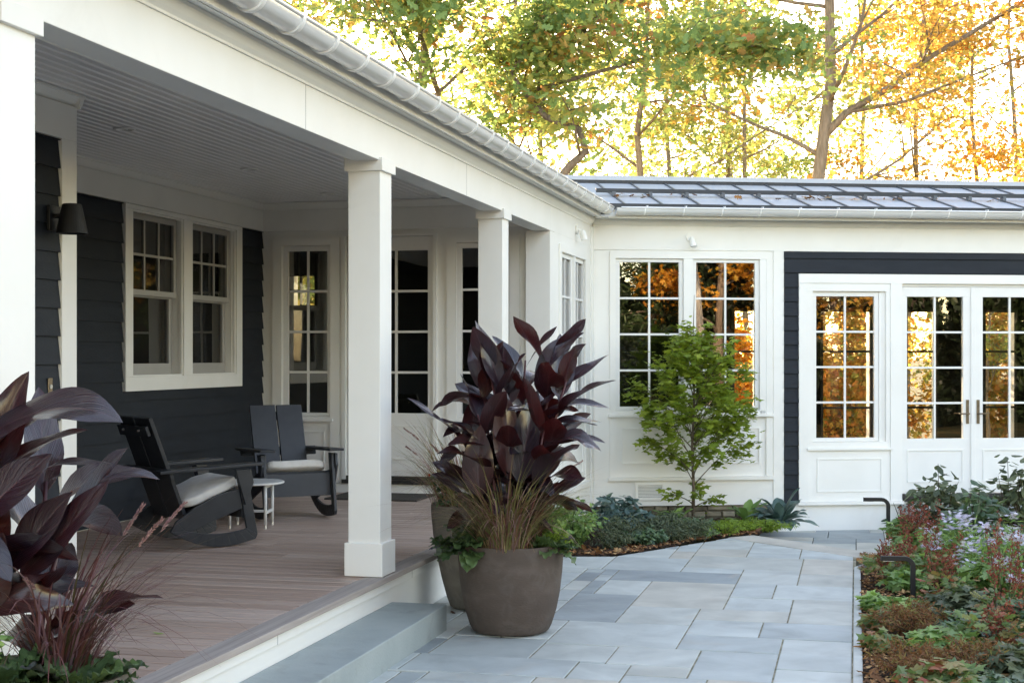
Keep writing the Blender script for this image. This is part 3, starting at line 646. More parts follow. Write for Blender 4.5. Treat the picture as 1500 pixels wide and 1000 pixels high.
# posts
def post(y0, y1, x0=-3.12):
    def f(b): b.box((x0, y0, DK + 0.2), (XF - 0.0005, y1, 2.93))
    o = part(H, 'post', WHITE, f, 0.004)
    part(o, 'plinth', WHITE, lambda b: b.box((x0 - 0.02, y0 - 0.02, DK + 0.004), (XF + 0.02, y1 + 0.02, DK + 0.214)), 0.005)
    part(o, 'cap', WHITE, lambda b: b.box((x0 - 0.02, y0 - 0.022, 2.912), (XF + 0.021, y1 + 0.022, 2.996)), 0.003)
post(8.565, 8.791); post(11.766, 11.987); post(4.45, 4.674)
def fP(b): b.box((-3.154, 13.714, 0.0), (XF - 0.0008, 14.043, 2.9765)); b.box((-3.17, 13.70, DK), (XF + 0.004, 13.714, 0.5))
part(H, 'pilaster', WHITE, fP, 0.003)
part(H, 'beam', WHITE, lambda b: (b.box((-3.075, 1.5, 2.977), (XF, 13.72, 3.325)), b.box((XF - 0.03, 13.72, 2.9772), (XF + 0.0012, 15.95, 3.31))), 0.003)
for y in (7.31, 10.62): part(H, 'board_joint', DARK, lambda b: b.box((XF + 0.0002, y - 0.0012, 2.979), (XF + 0.0008, y + 0.0012, 3.22)))
for y in (6.9, 9.2, 11.5): part(H, 'board_joint', DARK, lambda b: b.box((-2.8975, y - 0.0015, 0.262), (-2.8972, y + 0.0015, 0.322)))
part(H, 'beam_bead', WHITE, lambda b: b.tube([(-3.088, 1.5, 3.004), (-3.088, 13.75, 3.004)], 0.024, 10), smooth=True)
part(H, 'crown_moulding', WHITE, lambda b: crown_prof(b, D_, 1.5, 15.9, 3.306, 0.085, 0.05))
part(H, 'soffit', WHITE, lambda b: (b.box((-2.93, 1.5, 3.308), (-2.815, 15.79, 3.33)), b.box((-2.795, 1.5, 3.306), (-2.76, 15.77, 3.33))))
part(H, 'soffit_vent', DARK, lambda b: b.box((-2.816, 1.5, 3.316), (-2.794, 15.77, 3.33)))
part(H, 'fascia', WHITE, lambda b: b.box((-2.775, 1.5, 3.29), (-2.755, 15.70, 3.44)))
# beadboard ceiling
def fCe(b):
    x = -6.0
    while x < -2.96:
        w = 0.082
        pr = [(x, 3.346), (x, 3.332), (x + w - 0.026, 3.332), (x + w - 0.022, 3.340), (x + w - 0.019, 3.3315), (x + w - 0.012, 3.326), (x + w - 0.004, 3.3315), (x + w, 3.338), (x + w, 3.346)]
        n = len(pr); b.add([(p[0], 1.5, p[1]) for p in pr] + [(p[0], 13.86, p[1]) for p in pr], [(i, i + 1, n + i + 1, n + i) for i in range(n - 1)])
        x += w
    b.box((-6.0, 1.5, 3.346), (-2.96, 13.86, 3.36))
part(H, 'porch_ceiling', CEIL, fCe)
for x, y in ((-4.944, 9.056), (-4.979, 11.244), (-4.988, 13.116), (-4.95, 6.9), (-4.95, 4.7)):
    b = MB(); b.lathe([(0.075, 0.0), (0.075, -0.008), (0.055, -0.010), (0.048, 0.004), (0.045, 0.02), (0.0, 0.02)], 24)
    o = b.build('downlight_trim', WHITE, H, (x, y, 3.327), smooth=False)
# deck
def fDk(b):
    y = 1.6; rr = random.Random(9)
    while y < 13.84:
        y2 = min(y + 0.14, 13.846)
        j = rr.uniform(-5.2, -3.8)
        b.box((-6.02, y + 0.0075, DK - 0.025), (j - 0.0015, y2 - 0.0075, DK), rr.random() ** 1.2); b.box((j + 0.0015, y + 0.0075, DK - 0.025), (-3.013, y2 - 0.0075, DK), rr.random() ** 1.2)
        y = y2
part(H, 'deck', DECKM, fDk, 0.002)
part(H, 'deck_edge', DECKE, lambda b: [b.box((-3.009, y0 + 0.001, DK - 0.036), (-2.868, y1 - 0.001, DK + 0.001)) for y0, y1 in ((1.6, 5.1), (5.1, 9.7), (9.7, 13.69))], 0.004)
part(H, 'deck_skirt', WHITE, lambda b: (b.box((-2.96, 1.6, -0.02), (-2.915, 13.8, 0.262)), b.box((-2.96, 1.6, 0.262), (-2.898, 13.8, 0.3228))), 0.002)
part(H, 'deck_gap_shade', SOIL, lambda b: b.box((-6, 1.6, 0.2), (-2.97, 13.8, 0.30)))  # one dark sheet standing in for the shade beneath the board gaps
# main roof with standing seams
def fRf(b):
    P = [(-2.70, 1.2), (-2.70, 15.72), (-4.4, 18.6), (-7.0, 18.6), (-7.0, 1.2)]; zz = lambda x: 3.425 + (-2.70 - x) * 0.316
    n = 5
    b.add([(x, y, zz(x)) for x, y in P] + [(x, y, zz(x) - 0.025) for x, y in P], [tuple(range(n)), tuple(range(2 * n - 1, n - 1, -1))] + [(i, (i + 1) % n, n + (i + 1) % n, n + i) for i in range(n)])
    z1 = zz(-7.0); b.add([(-7, 1.2, z1), (-7, 18.6, z1), (-11, 18.6, z1 - 1.3), (-11, 1.2, z1 - 1.3)], [(0, 1, 2, 3)])
    b.add([(-9.4, 18.3, 3.42), (-3.9, 18.3, 3.42), (-7, 18.3, z1)], [(0, 1, 2)])
roof = part(H, 'roof', ROOF, fRf)
def fSe(b):
    y = 1.41
    while y < 15.7:
        zz = lambda x: 3.425 + (-2.70 - x) * 0.316
        b.add([(-2.695, y - 0.012, 3.4255), (-2.695, y + 0.012, 3.4255), (-2.695, y + 0.012, 3.468), (-2.695, y - 0.012, 3.468), (-7, y - 0.012, zz(-7)), (-7, y + 0.012, zz(-7)), (-7, y + 0.012, zz(-7) + 0.042), (-7, y - 0.012, zz(-7) + 0.042)],
              [(0, 1, 2, 3), (0, 3, 7, 4), (1, 2, 6, 5), (3, 2, 6, 7)])
        y += 0.424
part(roof, 'standing_seam', ROOFD, fSe)
# half-round gutter
GX, GZ, GR = -2.682, 3.395, 0.076
def gut_prof(R_): return [(R_ * math.cos(math.pi + math.pi * k / 16), R_ * math.sin(math.pi + math.pi * k / 16)) for k in range(17)]
def gutter(b, M, u0, u1):
    """M(u, d, z): d away from the wall"""
    o = gut_prof(GR); i = gut_prof(GR - 0.006)[::-1]; pr = o + i; n = len(pr)
    b.add([M(u0, d, GZ + z) for d, z in pr] + [M(u1, d, GZ + z) for d, z in pr], [(k, (k + 1) % n, n + (k + 1) % n, n + k) for k in range(n)] + [tuple(range(n)), tuple(range(2 * n - 1, n - 1, -1))])
def gut_bead(b, M, u0, u1): b.tube([M(u0, GR, GZ), M(u1, GR, GZ)], 0.011, 8)
def gut_band(b, M, u, w=0.018, h=0.010):
    o = gut_prof(GR + h)
    pr = o + gut_prof(GR - 0.001)[::-1]; n = len(pr)
    b.add([M(u - w, d, GZ + z) for d, z in pr] + [M(u + w, d, GZ + z) for d, z in pr], [(k, (k + 1) % n, n + (k + 1) % n, n + k) for k in range(n)] + [tuple(range(n)), tuple(range(2 * n - 1, n - 1, -1))])
    b.tube([M(u, GR + 0.008, GZ - 0.012), M(u + 0.03, GR, GZ + 0.022), M(u + 0.01, -GR, GZ + 0.03)], 0.0035, 5)
MG = lambda u, d, z: (GX + d, u, z)
gt = part(H, 'gutter', GUTT, lambda b: gutter(b, MG, 1.3, 15.70))
gt.data.shade_smooth(); 
e_ = gt.modifiers.new('edges', 'EDGE_SPLIT'); e_.split_angle = R(40)
part(gt, 'gutter_lip', GUTT, lambda b: gut_bead(b, MG, 1.3, 15.68), smooth=True)
def repeat(first, offs):
    """copies of a part or thing along a line, first at offs[0]"""
    for i, v in enumerate(offs):
        o = first
        if i: o = first.copy(); COL.objects.link(o); o.parent = first.parent
        o.location = v
repeat(part(gt, 'gutter_bracket', GUTTJ, lambda b: gut_band(b, MG, 0)), [(0, 2.33 + 0.466 * k, 0) for k in range(29)])
# rooms behind the glass
def room(b, x0, x1, y0, y1, z0, z1, back=None):
    b.box((x0, y0, z0 - 0.04), (x1, y1, z0)); b.box((x0, y0, z1), (x1, y1, z1 + 0.04)); b.box((x0 - 0.04, y0, z0), (x0, y1, z1)); b.box((x1, y0, z0), (x1 + 0.04, y1, z1))
    if back: wall_open(b, MY(y1), x0, x1, z0, z1, back, 0.06)
    else: b.box((x0, y1, z0), (x1, y1 + 0.04, z1))
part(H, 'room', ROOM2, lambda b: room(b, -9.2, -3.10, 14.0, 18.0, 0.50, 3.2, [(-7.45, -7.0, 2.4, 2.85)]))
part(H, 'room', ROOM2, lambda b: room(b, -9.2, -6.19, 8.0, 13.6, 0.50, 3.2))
part(H, 'rear_window_frame', DARK, lambda b: (frame(b, MY(18.02), -7.45, -7.0, 2.4, 2.85, 0.03, 0.0, 0.03), b.obox(MY(18.02), (-7.24, 0.0, 2.43), (-7.21, 0.03, 2.82)), b.obox(MY(18.02), (-7.42, 0.0, 2.61), (-7.03, 0.028, 2.64))))

# ------------------------------------------------------------ garden wing
wing = empty('garden_wing', tuple(K), WA, 'low white garden wing with french doors, navy siding and grey metal roof', 'house')
WG = wing
w_z0, w_z1 = 1.176, 2.82
holes = [(0.265, 1.05, 1.13, 2.86), (1.165, 1.945, 1.13, 2.86), (2.57, 3.375, 0.76, 2.50), (3.645, 5.385, 0.149, 2.56), (5.66, 6.46, 0.76, 2.50)]
part(WG, 'wall', WHITE, lambda b: wall_open(b, MW, 0.0, 8.6, 0.045, 3.36, holes, 0.14))
def fWs(b):
    b.box((2.082, 0.0, -0.33), (8.6, 0.14, 0.045)); b.box((8.46, 0.14, -0.33), (8.6, 3.25, 3.36))
    wall_open(b, lambda u, d, z: (u, 3.40 + d, z), -1.5, 8.6, -0.33, 3.36, [(2.5, 2.86, 0.55, 2.4), (3.76, 4.50, 0.55, 2.4), (4.98, 5.46, 0.55, 2.4), (6.12, 6.62, 0.55, 2.4)], 0.14)
part(WG, 'wall', WHITE, fWs)
part(WG, 'siding', SIDING, lambda b: siding(b, MW, 2.234, 8.5, 0.056, 2.955, [(2.404, 6.75, 0.0, 2.699)]))
def fWT(b):
    # panelled unit with the pair of casements
    frame(b, MW, 0.197, 2.088, 0.374, 2.945, 0.066, 0.001, 0.02, wb=0.001, wt=0.083)
    b.obox(MW, (1.052, 0.001, 1.13), (1.163, 0.02, 2.861)); b.obox(MW, (0.264, 0.001, 1.0885), (2.02, 0.018, 1.1285))
    b.obox(MW, (1.947, 0.001, 1.089), (2.021, 0.018, 2.861))
    b.obox(MW, (0.175, 0.0, 1.058), (2.105, 0.052, 1.088)); frame(b, MW, 0.34, 1.95, 0.52, 0.93, 0.014, 0.001, 0.013)
    b.obox(MW, (0.175, 0.0, 0.334), (2.11, 0.042, 0.373)); b.obox(MW, (2.11, 0.0, -0.33), (2.232, 0.012, 3.2))
    b.obox(MW, (0.0, 0.001, 2.958), (8.6, 0.014, 3.23))
    # window and door surround
    b.obox(MW, (2.404, 0.001, 2.592), (6.75, 0.04, 2.699)); b.obox(MW, (2.404, 0.001, 0.075), (2.52, 0.04, 2.591)); b.obox(MW, (3.50, 0.001, 0.075), (3.64, 0.04, 2.591))
    b.obox(MW, (5.39, 0.001, 0.075), (5.53, 0.04, 2.591)); b.obox(MW, (6.60, 0.001, 0.075), (6.75, 0.04, 2.591))
    for a in (2.521, 5.531):
        c = a + 0.978 if a < 3 else 6.599
        frame(b, MW, a, c, 0.69, 2.591, 0.05, 0.001, 0.03, wb=0.07, wt=0.09)
        b.obox(MW, (a - 0.02, 0.0, 0.665), (c + 0.02, 0.06, 0.6895)); b.obox(MW, (a, 0.001, 0.075), (c, 0.026, 0.664)); frame(b, MW, a + 0.1, c - 0.1, 0.18, 0.57, 0.014, 0.026, 0.034)
    b.obox(MW, (2.39, 0.0, 0.036), (3.655, 0.06, 0.074)); b.obox(MW, (5.375, 0.0, 0.036), (6.77, 0.06, 0.074))
part(WG, 'trim', WHITE, fWT, 0.003)
part(WG, 'crown_moulding', WHITE, lambda b: crown_prof(b, MW, 0.0, 8.6, 3.303, 0.085, 0.05))
window(WG, MW, 0.267, 1.048, 1.132, 2.858, 0.315, 1.004, w_z0, w_z1, 2, 4)
window(WG, MW, 1.167, 1.943, 1.132, 2.858, 1.204, 1.894, w_z0, w_z1, 2, 4)
window(WG, MW, 2.572, 3.373, 0.762, 2.498, 2.624, 3.32, 0.805, 2.442, 2, 4)
window(WG, MW, 5.662, 6.458, 0.762, 2.498, 5.71, 6.40, 0.805, 2.442, 2, 4)
for u0, u1, g0, g1, hx, s in ((3.648, 4.505, 3.716, 4.398, 4.45, -1), (4.525, 5.382, 4.640, 5.315, 4.58, 1)):
    d = window(WG, MW, u0, u1, 0.152, 2.556, g0, g1, 0.789, 2.442, 2, 4, name='door', d0=-0.05, d1=-0.004)
    part(d, 'door_panel', SASH, lambda b: frame(b, MW, g0, g1, 0.28, 0.66, 0.014, -0.005, 0.006))
    part(d, 'handle', BRONZE, lambda b: (b.obox(MW, (hx - 0.018, -0.003, 0.96), (hx + 0.018, 0.006, 1.24)), b.obox(MW, (hx - 0.009, 0.006, 1.07), (hx + 0.009, 0.05, 1.088)), b.obox(MW, (hx - 0.009, 0.036, 1.0705), (hx + s * 0.12, 0.05, 1.0875))), 0.003)
part(WG, 'astragal', SASH, lambda b: b.obox(MW, (4.49, -0.003, 0.155), (4.54, 0.014, 2.555)), 0.003)
part(WG, 'threshold', DARK, lambda b: (b.obox(MW, (3.645, -0.08, 0.10), (5.385, 0.06, 0.1485)), b.obox(MW, (3.66, 0.0, 0.062), (5.37, 0.045, 0.0995))))
def fSt(b):
    rr = random.Random(4); z = -0.34
    while z < 0.035:
        h = min(rr.uniform(0.07, 0.12), 0.043 - z)
        e = 0.0
        while e < 2.08:
            w = rr.uniform(0.12, 0.34); w = min(w, 2.08 - e)
            j = rr.uniform(-0.012, 0.012)
            b.prism([(e + 0.006, z + 0.006 + rr.uniform(0, .008)), (e + w - 0.006, z + 0.006 + rr.uniform(0, .008)), (e + w - 0.008, z + h * rr.uniform(.82, .96)), (e + 0.008, z + h * rr.uniform(.82, .96))], lambda u, zz, t: (u, t, zz), 0.035 + j, 0.14)
            e += w
        z += h
    b.box((0, 0.06, -0.34), (2.08, 0.13, 0.04), 0.0)
part(WG, 'stone_foundation', STONE, fSt, 0.01)
def fVt(b):
    frame(b, MW, 0.488, 0.837, 0.11, 0.316, 0.035, 0.001, 0.022)
    for k in range(8):
        z = 0.15 + k * 0.0165
        b.add([MW(0.523, 0.004, z + 0.012), MW(0.802, 0.004, z + 0.012), MW(0.802, 0.018, z), MW(0.523, 0.018, z)], [(0, 1, 2, 3)])
vt = part(WG, 'vent', WHITE, fVt, 0.002)
part(vt, 'vent_opening', DARK, lambda b: b.obox(MW, (0.523, 0.0012, 0.145), (0.802, 0.002, 0.281)))
part(WG, 'soffit', WHITE, lambda b: b.box((0.0, -0.29, 3.304), (8.7, 0.0, 3.325)))
part(WG, 'fascia', WHITE, lambda b: b.box((0.13, -0.275, 3.292), (8.7, -0.258, 3.44)))
def wz(n): return 3.425 + (n + 0.345) * 0.252
RN = 1.6
def fWR(b):
    P = [(-2.6, RN), (-2.6, 0.9), (0.12, -0.345), (8.75, -0.345), (8.75, RN)]; n = 5
    b.add([(e, q_, wz(q_)) for e, q_ in P] + [(e, q_, wz(q_) - 0.03) for e, q_ in P], [tuple(range(n)), tuple(range(2 * n - 1, n - 1, -1))] + [(i, (i + 1) % n, n + (i + 1) % n, n + i) for i in range(n)])
    b.add([(-2.6, RN, wz(RN)), (8.75, RN, wz(RN)), (8.75, 3.75, wz(RN) - 0.68), (-2.6, 3.75, wz(RN) - 0.68)], [(0, 1, 2, 3)])
    b.add([(8.6, 0, 3.36), (8.6, 3.4, 3.36), (8.6, RN, wz(RN) - 0.03)], [(0, 1, 2)])
wr = part(WG, 'roof', ROOF, fWR)
def fWSeam(b):
    e = -1.85
    while e < 8.7:
        n0 = -0.34 if e > 0.12 else max(-0.34, 0.9 + (e + 2.6) / 2.72 * -1.245) + 0.02
        b.add([(e - 0.008, n0, wz(n0)), (e + 0.008, n0, wz(n0)), (e + 0.008, n0, wz(n0) + 0.018), (e - 0.008, n0, wz(n0) + 0.018), (e - 0.008, RN - 0.09, wz(RN - 0.09)), (e + 0.008, RN - 0.09, wz(RN - 0.09)), (e + 0.008, RN - 0.09, wz(RN - 0.09) + 0.018), (e - 0.008, RN - 0.09, wz(RN - 0.09) + 0.018)],
              [(0, 1, 2, 3), (0, 3, 7, 4), (1, 2, 6, 5), (3, 2, 6, 7)])
        e += 0.432
part(wr, 'standing_seam', SEAM, fWSeam)
part(wr, 'ridge_cap', ROOF, lambda b: b.add([(-2.6, RN - 0.1, wz(RN) + 0.02), (8.75, RN - 0.1, wz(RN) + 0.02), (8.75, RN - 0.1, wz(RN) + 0.075), (-2.6, RN - 0.1, wz(RN) + 0.075), (-2.6, RN + 0.12, wz(RN) + 0.07), (8.75, RN + 0.12, wz(RN) + 0.07)], [(0, 1, 2, 3), (3, 2, 5, 4)]))
part(wr, 'ridge_vent', ROOFD, lambda b: b.box((-2.6, RN - 0.085, wz(RN - 0.085)), (8.75, RN - 0.05, wz(RN) + 0.03)))
part(wr, 'eave_edge', ROOFD, lambda b: b.box((0.12, -0.362, 3.40), (8.75, -0.347, 3.446)))
part(wr, 'snow_guard', ROOFD, lambda b: (b.box((0.10, 0.33, wz(0.33) + 0.050), (8.75, 0.35, wz(0.33) + 0.098)), b.box((0.10, 0.351, wz(0.33) + 0.084), (8.75, 0.38, wz(0.33) + 0.098))))
repeat(part(wr, 'snow_guard_clip', SEAM, lambda b: b.box((-0.02, 0.32, wz(0.33)), (0.02, 0.40, wz(0.36) + 0.056))), [(0.31 + k * 0.432, 0, 0) for k in range(20)])
MGW = lambda u, d, z: (u, -0.352 - d, z)
gt2 = part(WG, 'gutter', GUTT, lambda b: gutter(b, MGW, 0.20, 8.75)); gt2.data.shade_smooth(); e_ = gt2.modifiers.new('edges', 'EDGE_SPLIT'); e_.split_angle = R(40)
part(gt2, 'gutter_lip', GUTT, lambda b: gut_bead(b, MGW, 0.25, 8.75), smooth=True)
repeat(part(gt2, 'gutter_bracket', GUTTJ, lambda b: gut_band(b, MGW, 0, 0.007, 0.004)), [(0.52 + 0.44 * k, 0, 0) for k in range(19)])
def fWRoom(b):
    b.box((0.0, 0.15, 0.06), (8.45, 3.2, 0.10)); b.box((0.0, 0.15, 2.9), (8.45, 3.2, 2.94)); b.box((-0.05, 0.15, 0.1), (0.0, 3.2, 2.9))
    wall_open(b, lambda u, d, z: (u, 3.2 - d, z), 0.0, 8.45, 0.1, 2.9, [(2.5, 2.86, 0.55, 2.4), (3.76, 4.50, 0.55, 2.4), (4.98, 5.46, 0.55, 2.4), (6.12, 6.62, 0.55, 2.4)], 0.05)
part(WG, 'room', ROOM, fWRoom)
def fFar(b):
    Mf = lambda u, d, z: (u, 3.2 - d, z)
    for a, c in ((2.5, 2.86), (3.76, 4.50), (4.98, 5.46), (6.12, 6.62)):
        frame(b, Mf, a, c, 0.55, 2.4, 0.035, 0.0, 0.03); b.obox(Mf, (a + 0.035, 0.0, 1.02), (c - 0.035, 0.02, 1.05)); b.obox(Mf, (a + 0.035, 0.0, 1.80), (c - 0.035, 0.02, 1.83))
part(WG, 'rear_window_frame', DARK, fFar)
part(WG, 'doorstep', STEP, lambda b: b.box((3.62, -0.75, -0.33), (5.6, -0.002, 0.034)), 0.006)

# bluestone step up to the deck
st = MB(); st.box((-2.912, 4.75, -0.01), (-2.543, 8.81, 0.166)); 
so_ = st.build('stone_step', STEP, bevel=0.006)
tag(so_, 'long solid blue grey stone step lying along the white porch skirt', 'step')

# ------------------------------------------------------------ porch furniture and fittings
def make_chair():
    r = empty('rocking_chair', (0, 0, 0))
    for sx in (-1, 1):
        Ms = lambda y, z, t: (t, y, z)
        x0, x1 = (0.287, 0.312) if sx > 0 else (-0.312, -0.287)
        b = MB()
        b.prism([(0.235, 0.560), (0.325, 0.560), (0.415, 0.075), (0.325, 0.125)], Ms, x0, x1)
        lo = [(0.415, 0.075)] + [(0.40 - 0.69 * k / 10, 0.062 - 0.062 * math.sin(math.pi * min(1, (k + 1.2) / 11.5)) + 0.085 * (k / 10) ** 3) for k in range(0, 11)]
        up = [(0.325, 0.125)] + [(0.31 - 0.49 * k / 10, 0.118 - 0.03 * math.sin(math.pi * k / 10) + 0.028 * (k / 10)) for k in range(0, 11)]
        for k in range(11): b.prism([up[k], up[k + 1], lo[k + 1], lo[k]], Ms, x0, x1)
        b.prism([up[11], (-0.245, 0.215), lo[11]], Ms, x0, x1)
        b.prism([(0.258, 0.415), (0.287, 0.275), (0.06, 0.20), up[10], up[11], (-0.245, 0.215), (-0.10, 0.30), (0.09, 0.385)][::-1], Ms, x0, x1)
        b.build('side_frame', CHAR, r, bevel=0.003)
        b = MB(); xa = 0.235 if sx > 0 else -0.365
        b.prism([(-0.40, 0.558), (0.44, 0.585), (0.44, 0.607), (-0.40, 0.580)], Ms, xa, xa + 0.13); b.build('arm', CHAR, r, bevel=0.004)
        b = MB(); b.prism([(0.22, 0.556), (0.345, 0.560), (0.37, 0.46), (0.30, 0.30)], Ms, (x1 + 0.001) if sx > 0 else (x0 - 0.023), (x1 + 0.023) if sx > 0 else (x0 - 0.001)); b.build('arm_bracket', CHAR, r, bevel=0.003)
        b = MB(); xb = 0.006 if sx > 0 else -0.236
        b.prism([(-0.115, 0.22), (-0.142, 0.213), (-0.425, 0.945), (-0.398, 0.955)], Ms, xb, xb + 0.23); b.build('back_slat', CHAR, r, bevel=0.003)
    def bars(b):
        for z, y, w in ((0.555, -0.278, 0.34), (0.86, -0.396, 0.22)):
            b.prism([(y, z - 0.035), (y - 0.024, z - 0.044), (y - 0.05, z + 0.026), (y - 0.026, z + 0.035)], lambda yy, zz, t: (t, yy, zz), -w, w)
    part(r, 'back_rail', CHAR, bars, 0.003)
    for z, y, xs in ((0.555, -0.328, (-0.12, 0.12)), (0.86, -0.446, (-0.12, 0.12))):
        for x in xs:
            b = MB(); b.tube([(x, y + 0.008, z), (x, y - 0.006, z - 0.002)], 0.008, 10); b.build('bolt', STEEL, r)
    def seat(b):
        for k in range(4):
            y0 = 0.262 - k * 0.098; z0 = 0.408 - k * 0.042
            b.prism([(y0, z0), (y0 - 0.09, z0 - 0.039), (y0 - 0.09, z0 - 0.061), (y0, z0 - 0.022)], lambda yy, zz, t: (t, yy, zz), -0.286, 0.286)
    part(r, 'seat', CHAR, seat, 0.003)
    part(r, 'apron', CHAR, lambda b: b.prism([(0.268, 0.392), (0.290, 0.392), (0.322, 0.20), (0.300, 0.20)], lambda yy, zz, t: (t, yy, zz), -0.286, 0.286), 0.003)
    return r
def make_cushion():
    b = MB(); n, m_ = 22, 22; vs = []
    w, d, h = 0.262, 0.235, 0.038
    def sup(a, p): return math.copysign(abs(math.cos(a)) ** p, math.cos(a)), math.copysign(abs(math.sin(a)) ** p, math.sin(a))
    for j in range(m_ + 1):
        ph = -math.pi / 2 + math.pi * j / m_; cz, sz = sup(ph, 0.40)
        for i in range(n * 2):
            cx_, sx_ = sup(2 * math.pi * i / (2 * n), 0.32)
            k = max(0, cz) ** 0.55
            x, y = cx_ * w * k, sx_ * d * k
            vs.append((x, y, sz * h * (1 + 0.35 * (1 - (x / w) ** 2) * (1 - (y / d) ** 2)) + 0.004 * math.sin(9 * x / w) * math.cos(7 * y / d)))
    q = 2 * n
    b.add(vs, [(j * q + i, j * q + (i + 1) % q, (j + 1) * q + (i + 1) % q, (j + 1) * q + i) for j in range(m_) for i in range(q)], 0.5)
    return b
ch1 = make_chair()
cush_me = make_cushion()
cu1 = cush_me.build('seat_cushion', CUSH, smooth=True)
def place_chair(o, cu, x, y, fx, fy, lab, lab2):
    rz = math.atan2(fy, fx) - math.pi / 2
    o.location = (x, y, DK + 0.001); o.rotation_euler = (0, 0, rz); tag(o, lab, 'rocking chair', 'charcoal rocking chairs on the porch')
    off = Matrix.Rotation(rz, 3, 'Z') @ Vector((0, 0.075, 0.398))
    cu.location = (x + off.x, y + off.y, DK + off.z); cu.rotation_euler = (R(20), 0, rz); tag(cu, lab2, 'cushion', 'pale grey seat cushions')
ch2 = copy_tree(ch1); cu2 = cu1.copy(); COL.objects.link(cu2)
place_chair(ch1, cu1, -4.80, 9.72, 0.58, 0.815, 'charcoal rocking chair seen from behind and the side, nearest the navy siding corner', 'pale grey cushion on the rocking chair seen from behind')
place_chair(ch2, cu2, -4.80, 11.66, 0.62, -0.78, 'charcoal rocking chair facing the garden in front of the narrow sidelight window', 'pale grey cushion on the rocking chair that faces the garden')
tb = empty('side_table', (-4.80, 10.88, DK), R(12), 'small round white side table on slim legs between the two rocking chairs', 'table')
b = MB(); b.lathe([(0.0, 0.352), (0.255, 0.352), (0.268, 0.358), (0.268, 0.368), (0.262, 0.372), (0.0, 0.372)], 48); b.build('table_top', TABLEW, tb, smooth=False)
for k in range(4):
    a = k * math.pi / 2 + math.pi / 4; x, y = 0.205 * math.cos(a), 0.205 * math.sin(a)
    b = MB(); b.tube([(x, y, 0.03), (x, y, 0.351)], 0.013, 10); lg = b.build('leg', TABLEW, tb, smooth=True)
    b = MB(); b.tube([(x, y, 0.0), (x, y, 0.03)], 0.012, 10); b.build('foot', STEEL, lg)
def fStr(b):
    q = 0.205 * math.cos(math.pi / 4)
    for sx in (-1, 1): b.box((sx * q - 0.008, -q + 0.012, 0.115), (sx * q + 0.008, q - 0.012, 0.14)); b.box((sx * q - 0.008, -q + 0.012, 0.325), (sx * q + 0.008, q - 0.012, 0.351))
    b.box((-q + 0.009, -0.01, 0.117), (q - 0.009, 0.01, 0.138))
part(tb, 'stretcher', TABLEW, fStr, 0.002)
mat_ = MB(); mat_.box((-5.02, 13.10, DK + 0.0015), (-4.08, 13.76, DK + 0.016)); tag(mat_.build('doormat', MATT, bevel=0.004), 'dark brown rectangular doormat on the deck before the porch door', 'doormat')

sc = empty('wall_lantern', (-4.62 + 0.026, 7.56, 2.50), 0, 'black conical downlight lantern fixed to the navy siding beside the corner board', 'wall lamp')
part(sc, 'back_plate', BLACKM, lambda b: b.box((0.0, -0.06, -0.02), (0.022, 0.06, 0.13)), 0.004)
b = MB(); b.tube([(0.022, 0, 0.07), (0.10, 0, 0.07)], 0.014, 10); b.build('arm', BLACKM, sc)
b = MB(); b.lathe([(0.0, 0.118), (0.050, 0.118), (0.056, 0.113), (0.092, -0.055), (0.088, -0.055), (0.052, 0.10), (0.0, 0.10)], 36); b.build('lamp_shade', BLACKM, sc, (0.13, 0, 0.02))
db = empty('doorbell', (-4.62 + 0.024, 7.536, 1.57), 0, 'small rectangular bronze doorbell on the navy siding below the black lantern', 'doorbell')
part(db, 'plate', BRONZE, lambda b: b.box((0, -0.022, -0.05), (0.008, 0.022, 0.05)), 0.002)
b = MB(); b.tube([(0.008, 0, 0), (0.014, 0, 0)], 0.013, 14); b.build('button', STEEL, db)
def spot(loc, rz, lab):
    s_ = empty('spot_lamp', loc, rz, lab, 'spotlight', 'small white wall spotlights')
    b = MB(); b.tube([(0, -0.001, 0.035), (0, -0.022, 0.035)], 0.05, 24); b.build('base', WHITE, s_)
    b = MB(); b.tube([(0, -0.022, 0.03), (0, -0.05, 0.02), (0.004, -0.065, 0.0)], 0.012, 8); b.build('arm', WHITE, s_)
    b = MB(); b.tube([(0.0, -0.062, 0.03), (0.004, -0.068, 0.01), (0.014, -0.085, -0.045), (0.016, -0.09, -0.075)], [0.02, 0.032, 0.037, 0.037], 16); b.build('lamp_head', WHITE, s_, smooth=False)
p_ = wp(1.13, -0.015, 3.07); spot(p_, WA, 'small white spotlight above the pair of windows behind the young maple')
spot((XF + 0.002, 15.02, 3.06), R(90), 'small white spotlight above the bay windows under the porch eave corner')

